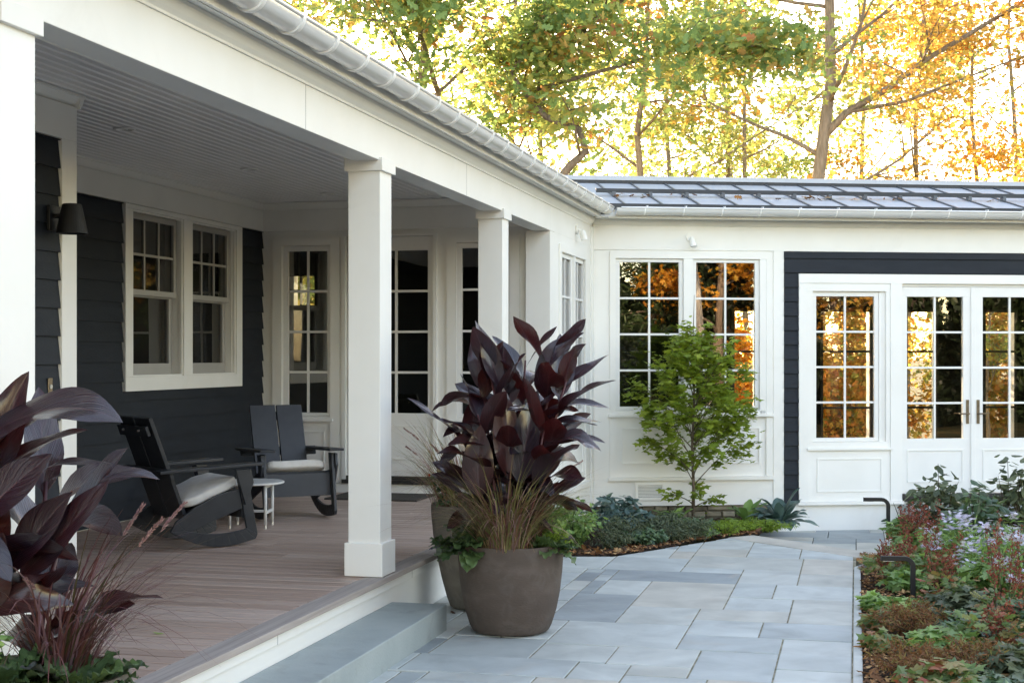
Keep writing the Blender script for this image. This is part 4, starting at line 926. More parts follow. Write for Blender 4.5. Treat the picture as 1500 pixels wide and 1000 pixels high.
# path lights: bent square tube
def make_path_light(h, L):
    r = empty('path_light', (0, 0, 0)); t = 0.017
    pts = [(0, 0)] + [(0, h - 0.06)] + [(-0.06 + 0.06 * math.cos(a), h - 0.06 + 0.06 * math.sin(a)) for a in (0.3, 0.6, 0.95, 1.25, 1.57)] + [(-L, h)]
    b = MB(); rings = []
    for i, (x, z) in enumerate(pts):
        a, c = pts[max(0, i - 1)], pts[min(len(pts) - 1, i + 1)]; d = Vector((c[0] - a[0], 0, c[1] - a[1])).normalized(); n_ = Vector((d.z, 0, -d.x))
        for s1, s2 in ((1, 1), (1, -1), (-1, -1), (-1, 1)): rings.append(Vector((x, 0, z)) + n_ * t * s1 + Vector((0, t * s2, 0)))
    m = len(pts)
    b.add(rings, [(i * 4 + k, i * 4 + (k + 1) % 4, i * 4 + 4 + (k + 1) % 4, i * 4 + 4 + k) for i in range(m - 1) for k in range(4)] + [(0, 1, 2, 3), (m * 4 - 1, m * 4 - 2, m * 4 - 3, m * 4 - 4)])
    b.build('post', BLACKM, r, bevel=0.003)
    part(r, 'lens', GUTT, lambda b: b.box((-L + 0.012, -0.012, h - t - 0.003), (-L + 0.09, 0.012, h - t + 0.001)))
    return r
pl = make_path_light(0.36, 0.225)
for i, (x, y, z, lab) in enumerate([(0.395, 10.62, -0.055, 'black bent path light nearest the viewer, at the bed edge among rusty plumes'),
                                    (0.29, 13.75, 0.06, 'black bent path light standing by the far bend of the bed edging'),
                                    (0.92, 15.75, -0.37, 'black bent path light half hidden by leafy branches near the doorstep')]):
    o = pl if i == 0 else copy_tree(pl)
    o.location = (x, y, z); o.rotation_euler = (0, 0, PHI * 0.6); tag(o, lab, 'path light', 'black path lights in the bed')

# ------------------------------------------------------------ planters and their plants
def make_pot(loc, prof, mat, lab, soil_z, soil_r):
    r = empty('planter', loc, 0, lab, 'planter', 'round stoneware planters')
    b = MB(); b.lathe(prof, 72); o = b.build('pot', mat, r, smooth=True); e = o.modifiers.new('edges', 'EDGE_SPLIT'); e.split_angle = R(50)
    b = MB(); b.lathe([(0, soil_z + 0.02), (soil_r * 0.6, soil_z + 0.012), (soil_r, soil_z)], 36); b.build('soil', SOIL, r, smooth=True)
    return r
P1 = Vector((-2.137, 8.867, 0)); P2 = Vector((-2.567, 9.658, 0)); P3 = Vector((-2.60, 4.14, 0))
prof1 = [(0, 0.012), (0.20, 0.010), (0.232, 0.012), (0.245, 0.022), (0.262, 0.055), (0.292, 0.15), (0.314, 0.26), (0.328, 0.38), (0.335, 0.48), (0.337, 0.556), (0.333, 0.566), (0.318, 0.566), (0.312, 0.556), (0.308, 0.46)]
make_pot(P1, prof1, POTM, 'wide brown stoneware planter in front of its taller pale companion beside the stone step', 0.50, 0.31)
prof2 = [(0, 0.010), (0.15, 0.008), (0.178, 0.010), (0.19, 0.02), (0.212, 0.08), (0.25, 0.22), (0.285, 0.38), (0.308, 0.52), (0.32, 0.64), (0.322, 0.715), (0.316, 0.725), (0.302, 0.725), (0.296, 0.71), (0.292, 0.62)]
make_pot(P2, prof2, POTM2, 'tall tapering pale grey brown planter touching the deck edge behind the brown one', 0.66, 0.292)
make_pot(P3, prof2, POTM2, 'tall pale planter at the near end of the step under the big canna', 0.66, 0.292)

RV = Vector((math.cos(PHI), math.sin(PHI), 0)); FV = Vector((-math.sin(PHI), math.cos(PHI), 0)); UPV = Vector((0, 0, 1))
def canna(loc, stems, seed, lab, extra=()):
    """stems: (dx, dy, height, lean azimuth); leaves spiral up every stem"""
    r = empty('canna', loc, 0, lab, 'canna', 'maroon cannas in planters'); rr = random.Random(seed)
    B = Blades(); sm = MB()
    for dx, dy, h, az in stems:
        base = Vector((dx, dy, 0)); lean = Vector((math.cos(az), math.sin(az), 0)) * h * 0.16
        top = base + lean + UPV * h
        pts = [base + lean * (t * t) + UPV * h * t for t in (0, .25, .5, .75, 1)]
        sm.tube(pts, [0.014, 0.013, 0.012, 0.010, 0.006], 8)
        n = max(5, int(h / 0.092)); a0 = rr.uniform(0, 6.28)
        for k in range(n):
            t = 0.14 + 0.86 * (k + 0.3) / n; p = base + lean * (t * t) + UPV * h * t
            a = a0 + k * 2.6 + rr.uniform(-0.4, 0.4)
            d = Vector((math.cos(a), math.sin(a), 0)) + lean.normalized() * 0.45; d.z = 0; d.normalize()
            L = rr.uniform(0.32, 0.50) * (1 if t < 0.9 else 0.8); el = R(rr.uniform(28, 62)) if t < 0.82 else R(rr.uniform(55, 80))
            bnd = rr.uniform(0.15, 0.85) if t < 0.85 else rr.uniform(-0.05, 0.25)
            m = p + (d * math.cos(el) + UPV * math.sin(el)) * L * 0.55
            e2 = el - bnd * 1.9
            c = m + (d * math.cos(e2) + UPV * math.sin(e2)) * L * 0.52
            nrm = UPV * math.cos(el) - d * math.sin(el)
            B.leaf(p, m, c, L * rr.uniform(0.34, 0.47), nrm, rr.random(), vee=rr.uniform(0.1, 0.4), wave=rr.uniform(0.03, 0.085), ph=rr.uniform(0, 6), wf=rr.uniform(7, 12), twist=rr.uniform(-1.1, 1.1))
    for (a, m, c, w, f, q) in extra: B.leaf(a, m, c, w, f, q, na=22, nw=8, vee=rr.uniform(0.08, 0.25), wave=0.04, ph=rr.uniform(0, 6))
    B.build('foliage', CANNA, r); sm.build('stem', STEMR, r, smooth=True)
    return r
def V(rx, fy, z): return RV * rx + FV * fy + UPV * z
st1 = [(0.03, -0.04, 1.16, 2.9), (0.12, 0.05, 1.22, 0.6), (-0.10, 0.05, 1.05, 2.6), (-0.05, -0.10, 0.86, 3.6), (0.19, -0.02, 1.08, 0.1), (0.03, 0.12, 1.20, 1.6), (0.15, -0.12, 0.78, -0.5), (0.0, -0.02, 1.02, 1.9), (-0.17, -0.01, 0.7, 3.0)]
ex1 = [(V(-0.14, -0.05, 0.42), V(-0.32, -0.06, 0.80), V(-0.655, -0.05, 0.965), 0.10, V(0.3, -0.3, 1), 0.2),
       (V(0.18, -0.05, 0.80), V(0.32, -0.06, 0.98), V(0.63, -0.02, 0.90), 0.13, V(0, -0.35, 1), 0.1),
       (V(0.18, 0.0, 0.90), V(0.34, 0.0, 1.08), V(0.63, 0.02, 1.24), 0.12, V(-0.1, -0.5, 1), 0.3),
       (V(0.12, -0.05, 0.62), V(0.30, -0.08, 0.78), V(0.60, -0.06, 0.68), 0.16, V(0, -0.5, 1), 0.5),
       (V(0.17, 0.0, 0.72), V(0.30, -0.02, 0.86), V(0.58, -0.02, 0.81), 0.12, V(0, -0.3, 1), 0.0),
       (V(-0.05, 0.0, 1.0), V(-0.13, -0.02, 1.22), V(-0.20, -0.04, 1.42), 0.13, V(0.5, -1, 0.2), 0.6),
       (V(0.15, 0.0, 1.05), V(0.25, 0.0, 1.28), V(0.47, 0.02, 1.38), 0.14, V(-0.2, -0.7, 0.8), 0.4),
       (V(-0.19, -0.12, 0.32), V(-0.22, -0.14, 0.55), V(-0.185, -0.16, 0.80), 0.20, V(-0.1, -1, 0.1), 0.95),
       (V(-0.02, -0.14, 0.45), V(-0.03, -0.18, 0.75), V(-0.045, -0.14, 1.03), 0.17, V(0.25, -1, 0.2), 1.0),
       (V(0.05, -0.15, 0.4), V(0.09, -0.20, 0.72), V(0.17, -0.16, 1.02), 0.19, V(-0.35, -1, 0.3), 0.15)]
canna(P1 + Vector((0, 0, 0.52)), st1, 21, 'tall maroon canna in the wide brown planter in the middle', ex1)
st3 = [(-0.12, 0.0, 0.82, 3.1), (-0.05, 0.14, 0.66, 1.9), (-0.2, -0.1, 0.88, 3.6), (0.0, 0.04, 0.46, 0.6)]
def LP(px, py, t):
    """metres right, ahead and up from the near pot for a leaf point"""
    return V((px - 57) * 4.69 / 2100, t, 1.746 - 0.66 - (py - 522) * 4.69 / 2100)
ex3 = [(LP(-20, 735, 0.05), LP(8, 640, 0.02), LP(58, 543, 0.0), 0.18, V(-0.3, -1, 0.15), 0.1),
       (LP(-25, 655, -0.05), LP(110, 560, -0.10), LP(208, 615, -0.12), 0.19, V(0.0, -0.62, 1), 0.25),
       (LP(-10, 700, 0.05), LP(60, 645, 0.02), LP(143, 628, 0.0), 0.085, V(0, -0.6, 1), 0.3),
       (LP(-5, 760, -0.1), LP(50, 705, -0.15), LP(113, 658, -0.15), 0.16, V(-0.4, -1, 0.6), 0.0),
       (LP(20, 840, 0.0), LP(75, 770, -0.04), LP(128, 715, -0.05), 0.15, V(-0.5, -1, 0.55), 0.2),
       (LP(35, 850, 0.02), LP(105, 780, 0.0), LP(172, 700, 0.02), 0.13, V(-0.55, -1, 0.5), 0.05),
       (LP(-55, 800, -0.12), LP(20, 765, -0.2), LP(66, 832, -0.22), 0.155, V(0.15, -0.8, 1), 0.1),
       (LP(-15, 885, -0.05), LP(60, 850, -0.12), LP(140, 872, -0.12), 0.10, V(0, -1, 0.4), 0.9),
       (LP(-20, 850, -0.02), LP(-5, 760, -0.06), LP(22, 680, -0.06), 0.19, V(0.1, -1, 0.1), 1.0),
       (LP(0, 900, -0.08), LP(5, 830, -0.12), LP(40, 770, -0.12), 0.17, V(0.2, -1, 0.1), 1.0),
       (LP(-40, 780, -0.14), LP(-30, 690, -0.16), LP(18, 610, -0.14), 0.11, V(0.2, -1, 0.2), 0.4),
       (LP(60, 690, 0.1), LP(110, 670, 0.1), LP(172, 682, 0.1), 0.035, V(0, -0.5, 1), 0.5)]
canna(P3 + Vector((0, 0, 0.66)), st3, 5, 'large maroon canna leaning in at the left edge before the first post', ex3)

def grass(loc, n, rad, lmin, lmax, seed, lab, plumes=6, dirbias=None, cat='grass', group='purple fountain grasses', mat=None):
    r = empty('fountain_grass', loc, 0, lab, cat, group); rr = random.Random(seed); m = MB()
    def blade(p, d, L, droop, w, rnd, k=7):
        vs = []; side = Vector((-d.y, d.x, 0))
        el0 = R(rr.uniform(62, 86)); P = Vector(p); el = el0
        for i in range(k + 1):
            t = i / k; ww = w * (1 - t ** 2.2) + 0.0004
            vs += [P + side * ww, P - side * ww]
            el = el0 - droop * t * 1.25
            P = P + (d * math.cos(el) + UPV * math.sin(el)) * (L / k)
        m.add(vs, [(2 * i, 2 * i + 1, 2 * i + 3, 2 * i + 2) for i in range(k)], rnd); return vs
    for _ in range(n):
        a = rr.uniform(0, 6.283); q = rad * math.sqrt(rr.random()); d = Vector((math.cos(a + rr.uniform(-.6, .6)), math.sin(a + rr.uniform(-.6, .6)), 0))
        if dirbias: d = (d + Vector(dirbias)).normalized()
        blade((q * math.cos(a), q * math.sin(a), 0), d, rr.uniform(lmin, lmax), rr.uniform(0.5, 1.75), rr.uniform(0.0018, 0.0042), rr.random())
    m.build('blades', mat or GRASSM, r)
    pos = []; nr = []; ds = []
    for _ in range(plumes):
        a = rr.uniform(0, 6.283); d = Vector((math.cos(a), math.sin(a), 0))
        if dirbias: d = (d + Vector(dirbias)).normalized()
        mm = m; vs = blade((0.04 * d.x, 0.04 * d.y, 0), d, lmax * rr.uniform(0.75, 0.95), rr.uniform(0.35, 0.8), 0.0015, 0.7, 9)
        pts = [(vs[2 * i] + vs[2 * i + 1]) / 2 for i in range(10)]
        for _k in range(130):
            t = rr.uniform(7.3, 9.0); i = min(8, int(t)); c = pts[i].lerp(pts[i + 1], t - i); dr = (pts[i + 1] - pts[i]).normalized()
            o = Vector((rr.gauss(0, 1), rr.gauss(0, 1), rr.gauss(0, 1))).normalized()
            pos.append(c + o * 0.001); nr.append(o.cross(dr)); ds.append(o * 0.45 + dr)
    if pos: cloud('plume', PLUMEM, r, pos, nr, ds, 0.016, T_NARROW, npr.random(len(pos)))
    return r
grass(P1 + V(-0.02, -0.18, 0.515), 760, 0.15, 0.40, 0.80, 31, 'purple fountain grass arching over the front rim of the wide brown planter', 2)
grass(P2 + V(-0.12, -0.06, 0.68), 340, 0.18, 0.40, 0.80, 32, 'purple fountain grass spilling from the tall pale planter towards the porch', 9, (-0.3, -0.2, 0))
grass(P3 + V(0.10, 0.05, 0.66), 210, 0.09, 0.40, 0.78, 33, 'purple fountain grass arching over the deck from the nearest planter', 5, (0.7, 0.15, 0), mat=GRASSR)

def rand_dirs(n): return randn(n)
def shrub(name, loc, lab, cat, mat, tmpl, n, rx, ry, h, size, seed, stems=10, group=None, up=0.7, stem_mat=None, shell=0.5, flower=None, zmin=0.05):
    """stems fan out from the base; leaves sit in clumps along and around their ends"""
    global npr
    r = empty(name, loc, 0, lab, cat, group); rr = random.Random(seed); m = MB(); tips = []
    for k in range(stems):
        a = 6.283 * k / stems + rr.uniform(-.5, .5); q = math.sqrt(rr.random())
        t = Vector((rx * q * math.cos(a), ry * q * math.sin(a), h * (1 - 0.55 * q * q) * rr.uniform(0.75, 1.0)))
        mid = Vector((t.x * 0.35, t.y * 0.35, t.z * 0.55)); b0 = Vector((t.x * 0.1, t.y * 0.1, -0.03))
        pts = [bez(b0, mid, t, i / 5) for i in range(6)]; m.tube(pts, [0.006, 0.005, 0.0045, 0.004, 0.003, 0.0015], 5); tips.append(pts)
    m.build('stem', stem_mat or STEMG, r)
    g_ = np.random.default_rng(seed); pos = []; out = []
    for i in range(n):
        pts = tips[i % stems]; s = 1 - (g_.random() ** 1.6) * (1 - zmin) ; s = max(zmin, s) * 5; j = min(4, int(s)); p = pts[j].lerp(pts[j + 1], s - j)
        o = Vector(g_.normal(0, 1, 3)); o.normalize()
        pos.append(p + Vector((o.x * rx, o.y * ry, o.z * h * 0.6)) * 0.22 * g_.random() ** shell); out.append(o)
    out = np.array(out); nr = out * 0.6 + np.array([0, 0, up]) + g_.normal(0, 0.35, (n, 3)); ds = out + g_.normal(0, 0.4, (n, 3)) + np.array([0, 0, 0.1])
    pos = np.array(pos); pos[:, 2] = np.maximum(pos[:, 2], 0.015)
    cloud('foliage', mat, r, pos, nr, ds, size * g_.uniform(0.65, 1.25, n), tmpl, g_.random(n))
    if flower:
        fm, nf, fs, nm = flower; fp = []; 
        for k in range(nf):
            c = tips[k % stems][5]; o = g_.normal(0, 1, 3)
            fp.append((c.x + o[0] * rx * 0.11, c.y + o[1] * ry * 0.11, c.z + 0.015 + abs(o[2]) * h * 0.06))
        tag(cloud(nm, fm, r, fp, np.array([0, 0, 1.0]) + g_.normal(0, 0.35, (nf, 3)), g_.normal(0, 1, (nf, 3)), fs * g_.uniform(0.8, 1.2, nf), T_STAR, g_.random(nf)), kind='stuff')
    return r
def rosette(name, loc, lab, cat, mat, n, L, w, seed, group=None, el=(15, 70), wave=0.12, vee=0.3, azr=(0, 6.283)):
    r = empty(name, loc, 0, lab, cat, group); rr = random.Random(seed); B = Blades()
    for k in range(n):
        a = azr[0] + (azr[1] - azr[0]) * ((k * 0.618) % 1); d = Vector((math.cos(a), math.sin(a), 0)); e0 = R(rr.uniform(*el)); LL = L * rr.uniform(0.7, 1.15)
        p = d * 0.02; m = p + (d * math.cos(e0) + UPV * math.sin(e0)) * LL * 0.55; e1 = e0 - rr.uniform(0.5, 1.2); c = m + (d * math.cos(e1) + UPV * math.sin(e1)) * LL * 0.5
        B.leaf(p, m, c, w * LL / L, UPV * math.cos(e0) - d * math.sin(e0), rr.random(), na=18, nw=8, vee=vee, wave=wave, wf=rr.uniform(22, 34) if wave > 0.1 else rr.uniform(9, 14), ph=rr.uniform(0, 6), peak=0.55)
    B.build('foliage', mat, r); return r
# in the planters
rosette('ornamental_kale', P1 + V(-0.25, -0.12, 0.52), 'dark ruffled kale hanging over the left rim of the wide brown planter', 'kale', KALELEAF, 46, 0.25, 0.10, 41, 'ruffled kale in planters', (5, 60))
rosette('ornamental_kale', P1 + V(0.23, -0.13, 0.52), 'dark ruffled kale at the right rim of the wide brown planter', 'kale', KALELEAF, 40, 0.19, 0.08, 42, 'ruffled kale in planters', (5, 60))
rosette('ornamental_kale', P3 + V(-0.03, -0.20, 0.69), 'green ruffled kale under the canna at the bottom left corner', 'kale', KALELEAF, 60, 0.22, 0.085, 43, 'ruffled kale in planters', (5, 65))
rosette('ornamental_kale', P3 + V(0.20, -0.10, 0.68), 'purple green ruffled kale at the right rim of the nearest planter', 'kale', KALELEAF, 54, 0.20, 0.08, 44, 'ruffled kale in planters', (5, 60))
shrub('trailing_plant', P1 + V(0.20, 0.10, 0.52), 'green small leaved trailing plant behind the canna in the wide brown planter', 'trailing plant', MIDGREEN, T_OVAL, 1900, 0.24, 0.24, 0.44, 0.032, 45, 16)
shrub('parsley', P1 + V(0.27, -0.05, 0.50), 'bright green feathery herb at the right rim of the wide brown planter', 'herb', FERNLEAF, T_NARROW, 900, 0.14, 0.14, 0.16, 0.04, 46, 12)
shrub('boxwood_sprig', P3 + V(-0.13, -0.15, 0.70), 'bright green small leaved sprig at the left edge by the nearest canna', 'plant', MIDGREEN, T_OVAL, 420, 0.13, 0.10, 0.26, 0.028, 47, 7)
shrub('trailing_plant', P2 + V(-0.02, -0.16, 0.66), 'dark trailing plant at the rim of the tall pale planter', 'trailing plant', DKGREEN, T_OVAL, 900, 0.30, 0.22, 0.16, 0.04, 48, 14)
shrub('begonia', P2 + V(-0.16, -0.12, 0.68), 'red flowered begonia between grass blades in the tall pale planter', 'begonia', DKGREEN, T_OVAL, 320, 0.16, 0.14, 0.36, 0.05, 49, 9, flower=(REDFL, 60, 0.042, 'flowers'))

# ------------------------------------------------------------ bed beside the wing
def tree_small():
    base = wp(0.985, -0.72, -0.09); r = empty('maple_sapling', tuple(base), 0, 'young green maple with thin branching trunk in front of the paired windows', 'maple'); rr = random.Random(17)
    m = MB(); g_ = np.random.default_rng(17); pos, nr, ds = [], [], []
    top = Vector((0.02, 0, 2.2)); tr = [Vector((0.0, 0, -0.05)), Vector((0.01, 0, 0.35)), Vector((-0.012, 0.01, 0.75)), Vector((0.02, 0, 1.2)), Vector((0.0, 0.0, 1.7)), top]
    m.tube(tr, [0.028, 0.023, 0.019, 0.014, 0.009, 0.003], 8)
    def trunk_at(z):
        for a, b in zip(tr[:-1], tr[1:]):
            if a.z <= z <= b.z: return a.lerp(b, (z - a.z) / (b.z - a.z))
        return top
    for k in range(46):
        z = (0.52 + 1.62 * (k / 42) ** 0.95) if k < 42 else 0.22 + 0.05 * (k - 42); a = k * 2.4 + rr.uniform(-.4, .4)
        prof = 0.80 * math.sin(math.pi * min(1, 0.30 + 0.69 * max(0, z - 0.45) / 1.72)) ** 0.9 if z > 0.45 else 0.36
        L = max(0.12, prof * rr.uniform(0.8, 1.12)); d = Vector((math.cos(a), math.sin(a) * 0.85, 0)); up = rr.uniform(0.45, 1.0) if z > 0.45 else 0.15
        p0 = trunk_at(z * 0.72); p2 = Vector((p0.x + d.x * L, p0.y + d.y * L, min(2.28, z * 0.9 + up * L * 0.55))); p1 = p0.lerp(p2, 0.45) + UPV * 0.05
        pts = [bez(p0, p1, p2, i / 5) for i in range(6)]; m.tube(pts, [0.008, 0.006, 0.005, 0.004, 0.003, 0.0015], 5)
        nl = int(30 + 90 * L) if z > 0.45 else 20
        for _ in range(3):
            t = rr.uniform(0.35, 0.8); q0 = bez(p0, p1, p2, t); q2 = q0 + Vector((d.x + rr.uniform(-.9, .9), d.y + rr.uniform(-.9, .9), rr.uniform(-0.05, 0.35))).normalized() * L * 0.45
            m.tube([q0, q0.lerp(q2, .5) + UPV * 0.01, q2], [0.0035, 0.0025, 0.001], 4)
            for _k in range(nl // 5):
                p = q0.lerp(q2, rr.uniform(0.25, 1.05)); o = g_.normal(0, 0.032, 3); pos.append(p + Vector(o)); dd = (q2 - q0).normalized(); ds.append((dd.x + g_.normal(0, .7), dd.y + g_.normal(0, .7), g_.normal(-.25, .3))); nr.append((g_.normal(0, .4), g_.normal(-0.1, .4), 1))
        for _k in range(nl // 2):
            t = rr.uniform(0.35, 1.05); p = bez(p0, p1, p2, t); o = g_.normal(0, 0.035, 3); pos.append(p + Vector(o)); ds.append((d.x + g_.normal(0, .8), d.y + g_.normal(0, .8), g_.normal(-.25, .3))); nr.append((g_.normal(0, .4), g_.normal(-0.1, .4), 1))
    m.v = [(x * 0.76, y * 0.76, z * 1.14) for x, y, z in m.v]; pos = [(p[0] * 0.76, p[1] * 0.76, p[2] * 1.14) for p in pos]
    m.build('trunk', BARKG, r, smooth=True); n = len(pos)
    cloud('crown', MAPLELEAF, r, pos, nr, ds, 0.094 * g_.uniform(0.4, 1.3, n), T_MAPLE, np.clip(g_.random(n) * 0.7 + np.array([p[2] for p in pos]) * 0.1, 0, 1))
tree_small()
def wloc(e, n, z): return tuple(wp(e, n, z))
shrub('pieris', wloc(-0.10, -2.0, 0.0), 'glossy dark blue green shrub beside the right rim of the brown planter', 'shrub', BLUEGREEN, T_OVAL, 900, 0.36, 0.34, 0.40, 0.085, 51, 14)
shrub('daphne', wloc(0.30, -2.25, 0.0), 'grey green fine leaved shrub left of the maple trunk', 'shrub', GREYGREEN, T_NARROW, 2600, 0.46, 0.36, 0.24, 0.06, 52, 22)
shrub('daphne', wloc(-0.20, -2.72, 0.0), 'grey green fine leaved tuft nearest the brown planter rim', 'shrub', GREYGREEN, T_NARROW, 1300, 0.34, 0.26, 0.26, 0.055, 53, 16)
rosette('pulmonaria', wloc(0.62, -1.35, -0.02), 'broad leaved yellowish green plant under the louvred vent', 'perennial', MIDGREEN, 26, 0.24, 0.09, 54, None, (35, 85), 0.05)
shrub('astilbe_mound', wloc(0.72, -2.0, -0.0), 'mid green mound between grey shrub and maple trunk', 'perennial', DKGREEN, T_OVAL, 800, 0.26, 0.26, 0.12, 0.05, 55, 12)
shrub('fern', wloc(1.08, -1.9, -0.0), 'bright lime green fern at the foot of the maple trunk', 'fern', FERNLEAF, T_NARROW, 2400, 0.40, 0.30, 0.10, 0.05, 56, 22, up=1.2)
shrub('fern', wloc(1.42, -1.95, 0.0), 'bright lime green fern spreading right of the maple to the paving', 'fern', FERNLEAF, T_NARROW, 1600, 0.32, 0.26, 0.11, 0.05, 57, 18, up=1.2)
rosette('lungwort', wloc(1.80, -1.25, -0.03), 'broad silvery blue green leaves at the right end of the bed by the wing', 'perennial', BLUEGREEN, 36, 0.38, 0.13, 58, None, (15, 80), 0.04, 0.2)
shrub('daphne', wloc(0.50, -2.62, 0.0), 'low grey green tuft at the paving edge before the maple', 'shrub', GREYGREEN, T_NARROW, 1100, 0.24, 0.22, 0.24, 0.05, 61, 14)
shrub('fern', wloc(0.90, -2.35, 0.0), 'small lime green fern at the paving edge before the maple', 'fern', FERNLEAF, T_NARROW, 900, 0.22, 0.18, 0.14, 0.045, 62, 14, up=1.2)
rosette('lungwort', wloc(1.55, -0.85, -0.06), 'darker broad leaved clump behind the lime green fern', 'perennial', MIDGREEN, 18, 0.32, 0.10, 59, None, (25, 80), 0.04, 0.2)
shrub('pieris', (-2.55, 13.0, 0.0), 'green mounded shrub partly hidden behind the tall planter', 'shrub', MIDGREEN, T_OVAL, 1500, 0.34, 0.34, 0.50, 0.05, 60, 16)

for i, (e, n_, rx, h, mt, sz, lab) in enumerate([(-0.38, -3.2, .22, .20, GREYGREEN, .05, 'low grey green tuft at the paving edge beside the brown planter'), (0.0, -2.95, .22, .17, DKGREEN, .055, 'low dark green tuft at the paving edge, second from the planter'),
        (0.32, -2.72, .20, .18, GREYGREEN, .05, 'low grey green tuft at the paving edge, third from the planter'), (0.66, -2.48, .18, .08, MIDGREEN, .045, 'low mid green tuft at the paving edge left of the fern'), (1.22, -2.1, .20, .08, FERNLEAF, .045, 'low lime green tuft at the point of the paving edge')]):
    shrub('edging_tuft', wloc(e, n_, 0.0), lab, 'perennial', mt, T_NARROW if i % 2 == 0 else T_OVAL, 900, rx, rx * .8, h, sz, 160 + i, 14, 'low tufts along the paving edge')

# ------------------------------------------------------------ bed on the right
def astilbe(loc, nplume, h, rad, seed, lab):
    r = empty('astilbe', loc, 0, lab, 'astilbe', 'astilbes with dried red brown plumes'); rr = random.Random(seed); g_ = np.random.default_rng(seed); m = MB(); pos, nr, ds = [], [], []
    for k in range(nplume):
        a = rr.uniform(0, 6.283); q = rad * math.sqrt(rr.random()); b0 = Vector((q * .5 * math.cos(a), q * .5 * math.sin(a), 0)); t = Vector((q * 1.3 * math.cos(a), q * 1.3 * math.sin(a), h * rr.uniform(0.7, 1.05)))
        m.tube([b0, b0.lerp(t, .5) + UPV * 0.04, t], [0.0022, 0.002, 0.0012], 4)
        PL = h * rr.uniform(0.42, 0.58); ax = (t - b0).normalized()
        for j in range(22):
            s = j / 22; p = t - ax * PL * (1 - s); an = rr.uniform(0, 6.283); bl = (0.10 * (1 - s) + 0.014) * rr.uniform(.7, 1.1); d = Vector((math.cos(an), math.sin(an), 0.75)).normalized()
            for _ in range(int(3 + 7 * (1 - s))):
                u = rr.random(); pos.append(p + d * bl * u); o = g_.normal(0, 1, 3); ds.append(np.array(d) * .8 + o * .7); nr.append(g_.normal(0, 1, 3))
    m.build('stem', STEMB, r); n = len(pos)
    pl_ = cloud('plume', ASTILBEM, r, pos, nr, ds, 0.016 * g_.uniform(0.7, 1.4, n), T_DIAM, g_.random(n)); tag(pl_, kind='stuff')
    nf = int(260 * rad / 0.25); a = g_.random(nf) * 6.283; q = rad * 1.2 * np.sqrt(g_.random(nf))
    fp = np.stack([q * np.cos(a), q * np.sin(a), g_.uniform(0.06, 0.22, nf)], 1)
    cloud('foliage', EPILEAF, r, fp, np.array([0, 0, 1.]) + g_.normal(0, .4, (nf, 3)), np.stack([np.cos(a), np.sin(a), np.zeros(nf)], 1) + g_.normal(0, .5, (nf, 3)), 0.07 * g_.uniform(.6, 1.2, nf), T_OAK, g_.random(nf))
for i, (x, y, np_, h, rad, lab) in enumerate([
        (0.46, 13.15, 9, 0.42, 0.13, 'red brown astilbe plumes beside the far path light at the bed bend'),
        (0.24, 11.35, 13, 0.36, 0.16, 'low arching rusty astilbe leaning over the edging left of the near path light'),
        (0.52, 12.0, 9, 0.54, 0.15, 'upright red brown astilbe plumes between the two path lights and the asters'),
        (0.90, 9.5, 11, 0.74, 0.14, 'tall dark red astilbe plumes in front of the purple asters'),
        (1.02, 8.7, 9, 0.56, 0.16, 'dark red astilbe plumes at the right edge below the asters'),
        (0.62, 11.1, 7, 0.46, 0.14, 'thin red astilbe plumes just behind the near path light post'),
        (0.62, 10.2, 7, 0.42, 0.14, 'thin red astilbe plumes right of the near path light'),
        (0.74, 8.75, 7, 0.34, 0.15, 'short red astilbe plumes in front of the tall dark red ones')]):
    astilbe((x, y, 0.03), max(4, int(np_ * 0.68)), h, rad, 70 + i, lab)
def feather(loc, rad, h, seed, lab):
    """sprawling rust coloured feathery mound"""
    return shrub('feathery_mound', loc, lab, 'perennial', RUSTFOL, T_NARROW, 3200, rad, rad, h, 0.035, seed, 24, 'rusty feathery mounds in the bed', up=0.5, stem_mat=STEMB)
feather((0.36, 9.25, 0.03), 0.28, 0.22, 81, 'rusty feathery mound in front of the near path light')
feather((0.30, 8.0, 0.03), 0.26, 0.20, 82, 'rusty feathery mound at the bottom right beside the edging')
feather((0.62, 8.15, 0.03), 0.28, 0.20, 83, 'rusty feathery mound at the bottom edge right of its neighbour')
def aster(loc, seed, lab, h=0.50, rad=0.28, nf=300):
    return shrub('aster', loc, lab, 'aster', MIDGREEN, T_NARROW, 1500, rad, rad, h, 0.075, seed, 20, 'purple asters in the right bed', up=0.5, flower=(ASTERM, nf, 0.046, 'flowers'))
for i, (x, y, lab) in enumerate([(0.76, 11.6, 'pale purple asters on the left of the drift beneath the leafy branches'), (0.95, 10.75, 'pale purple asters in the middle of the drift'), (1.20, 11.5, 'pale purple asters at the right edge, farthest back'), (1.12, 10.15, 'pale purple asters at the right edge, behind the tall dark red plumes')]):
    aster((x, y, 0.02), 90 + i, lab)
def epi(loc, seed, lab, n=560, rx=0.28, h=0.26, mat=None, size=0.085, tm=None):
    return shrub('cranesbill', loc, lab, 'perennial', mat or MIDGREEN, tm or T_MAPLE, n, rx, rx, h, size, seed, 16, 'green leafy perennials in the right bed', up=1.1)
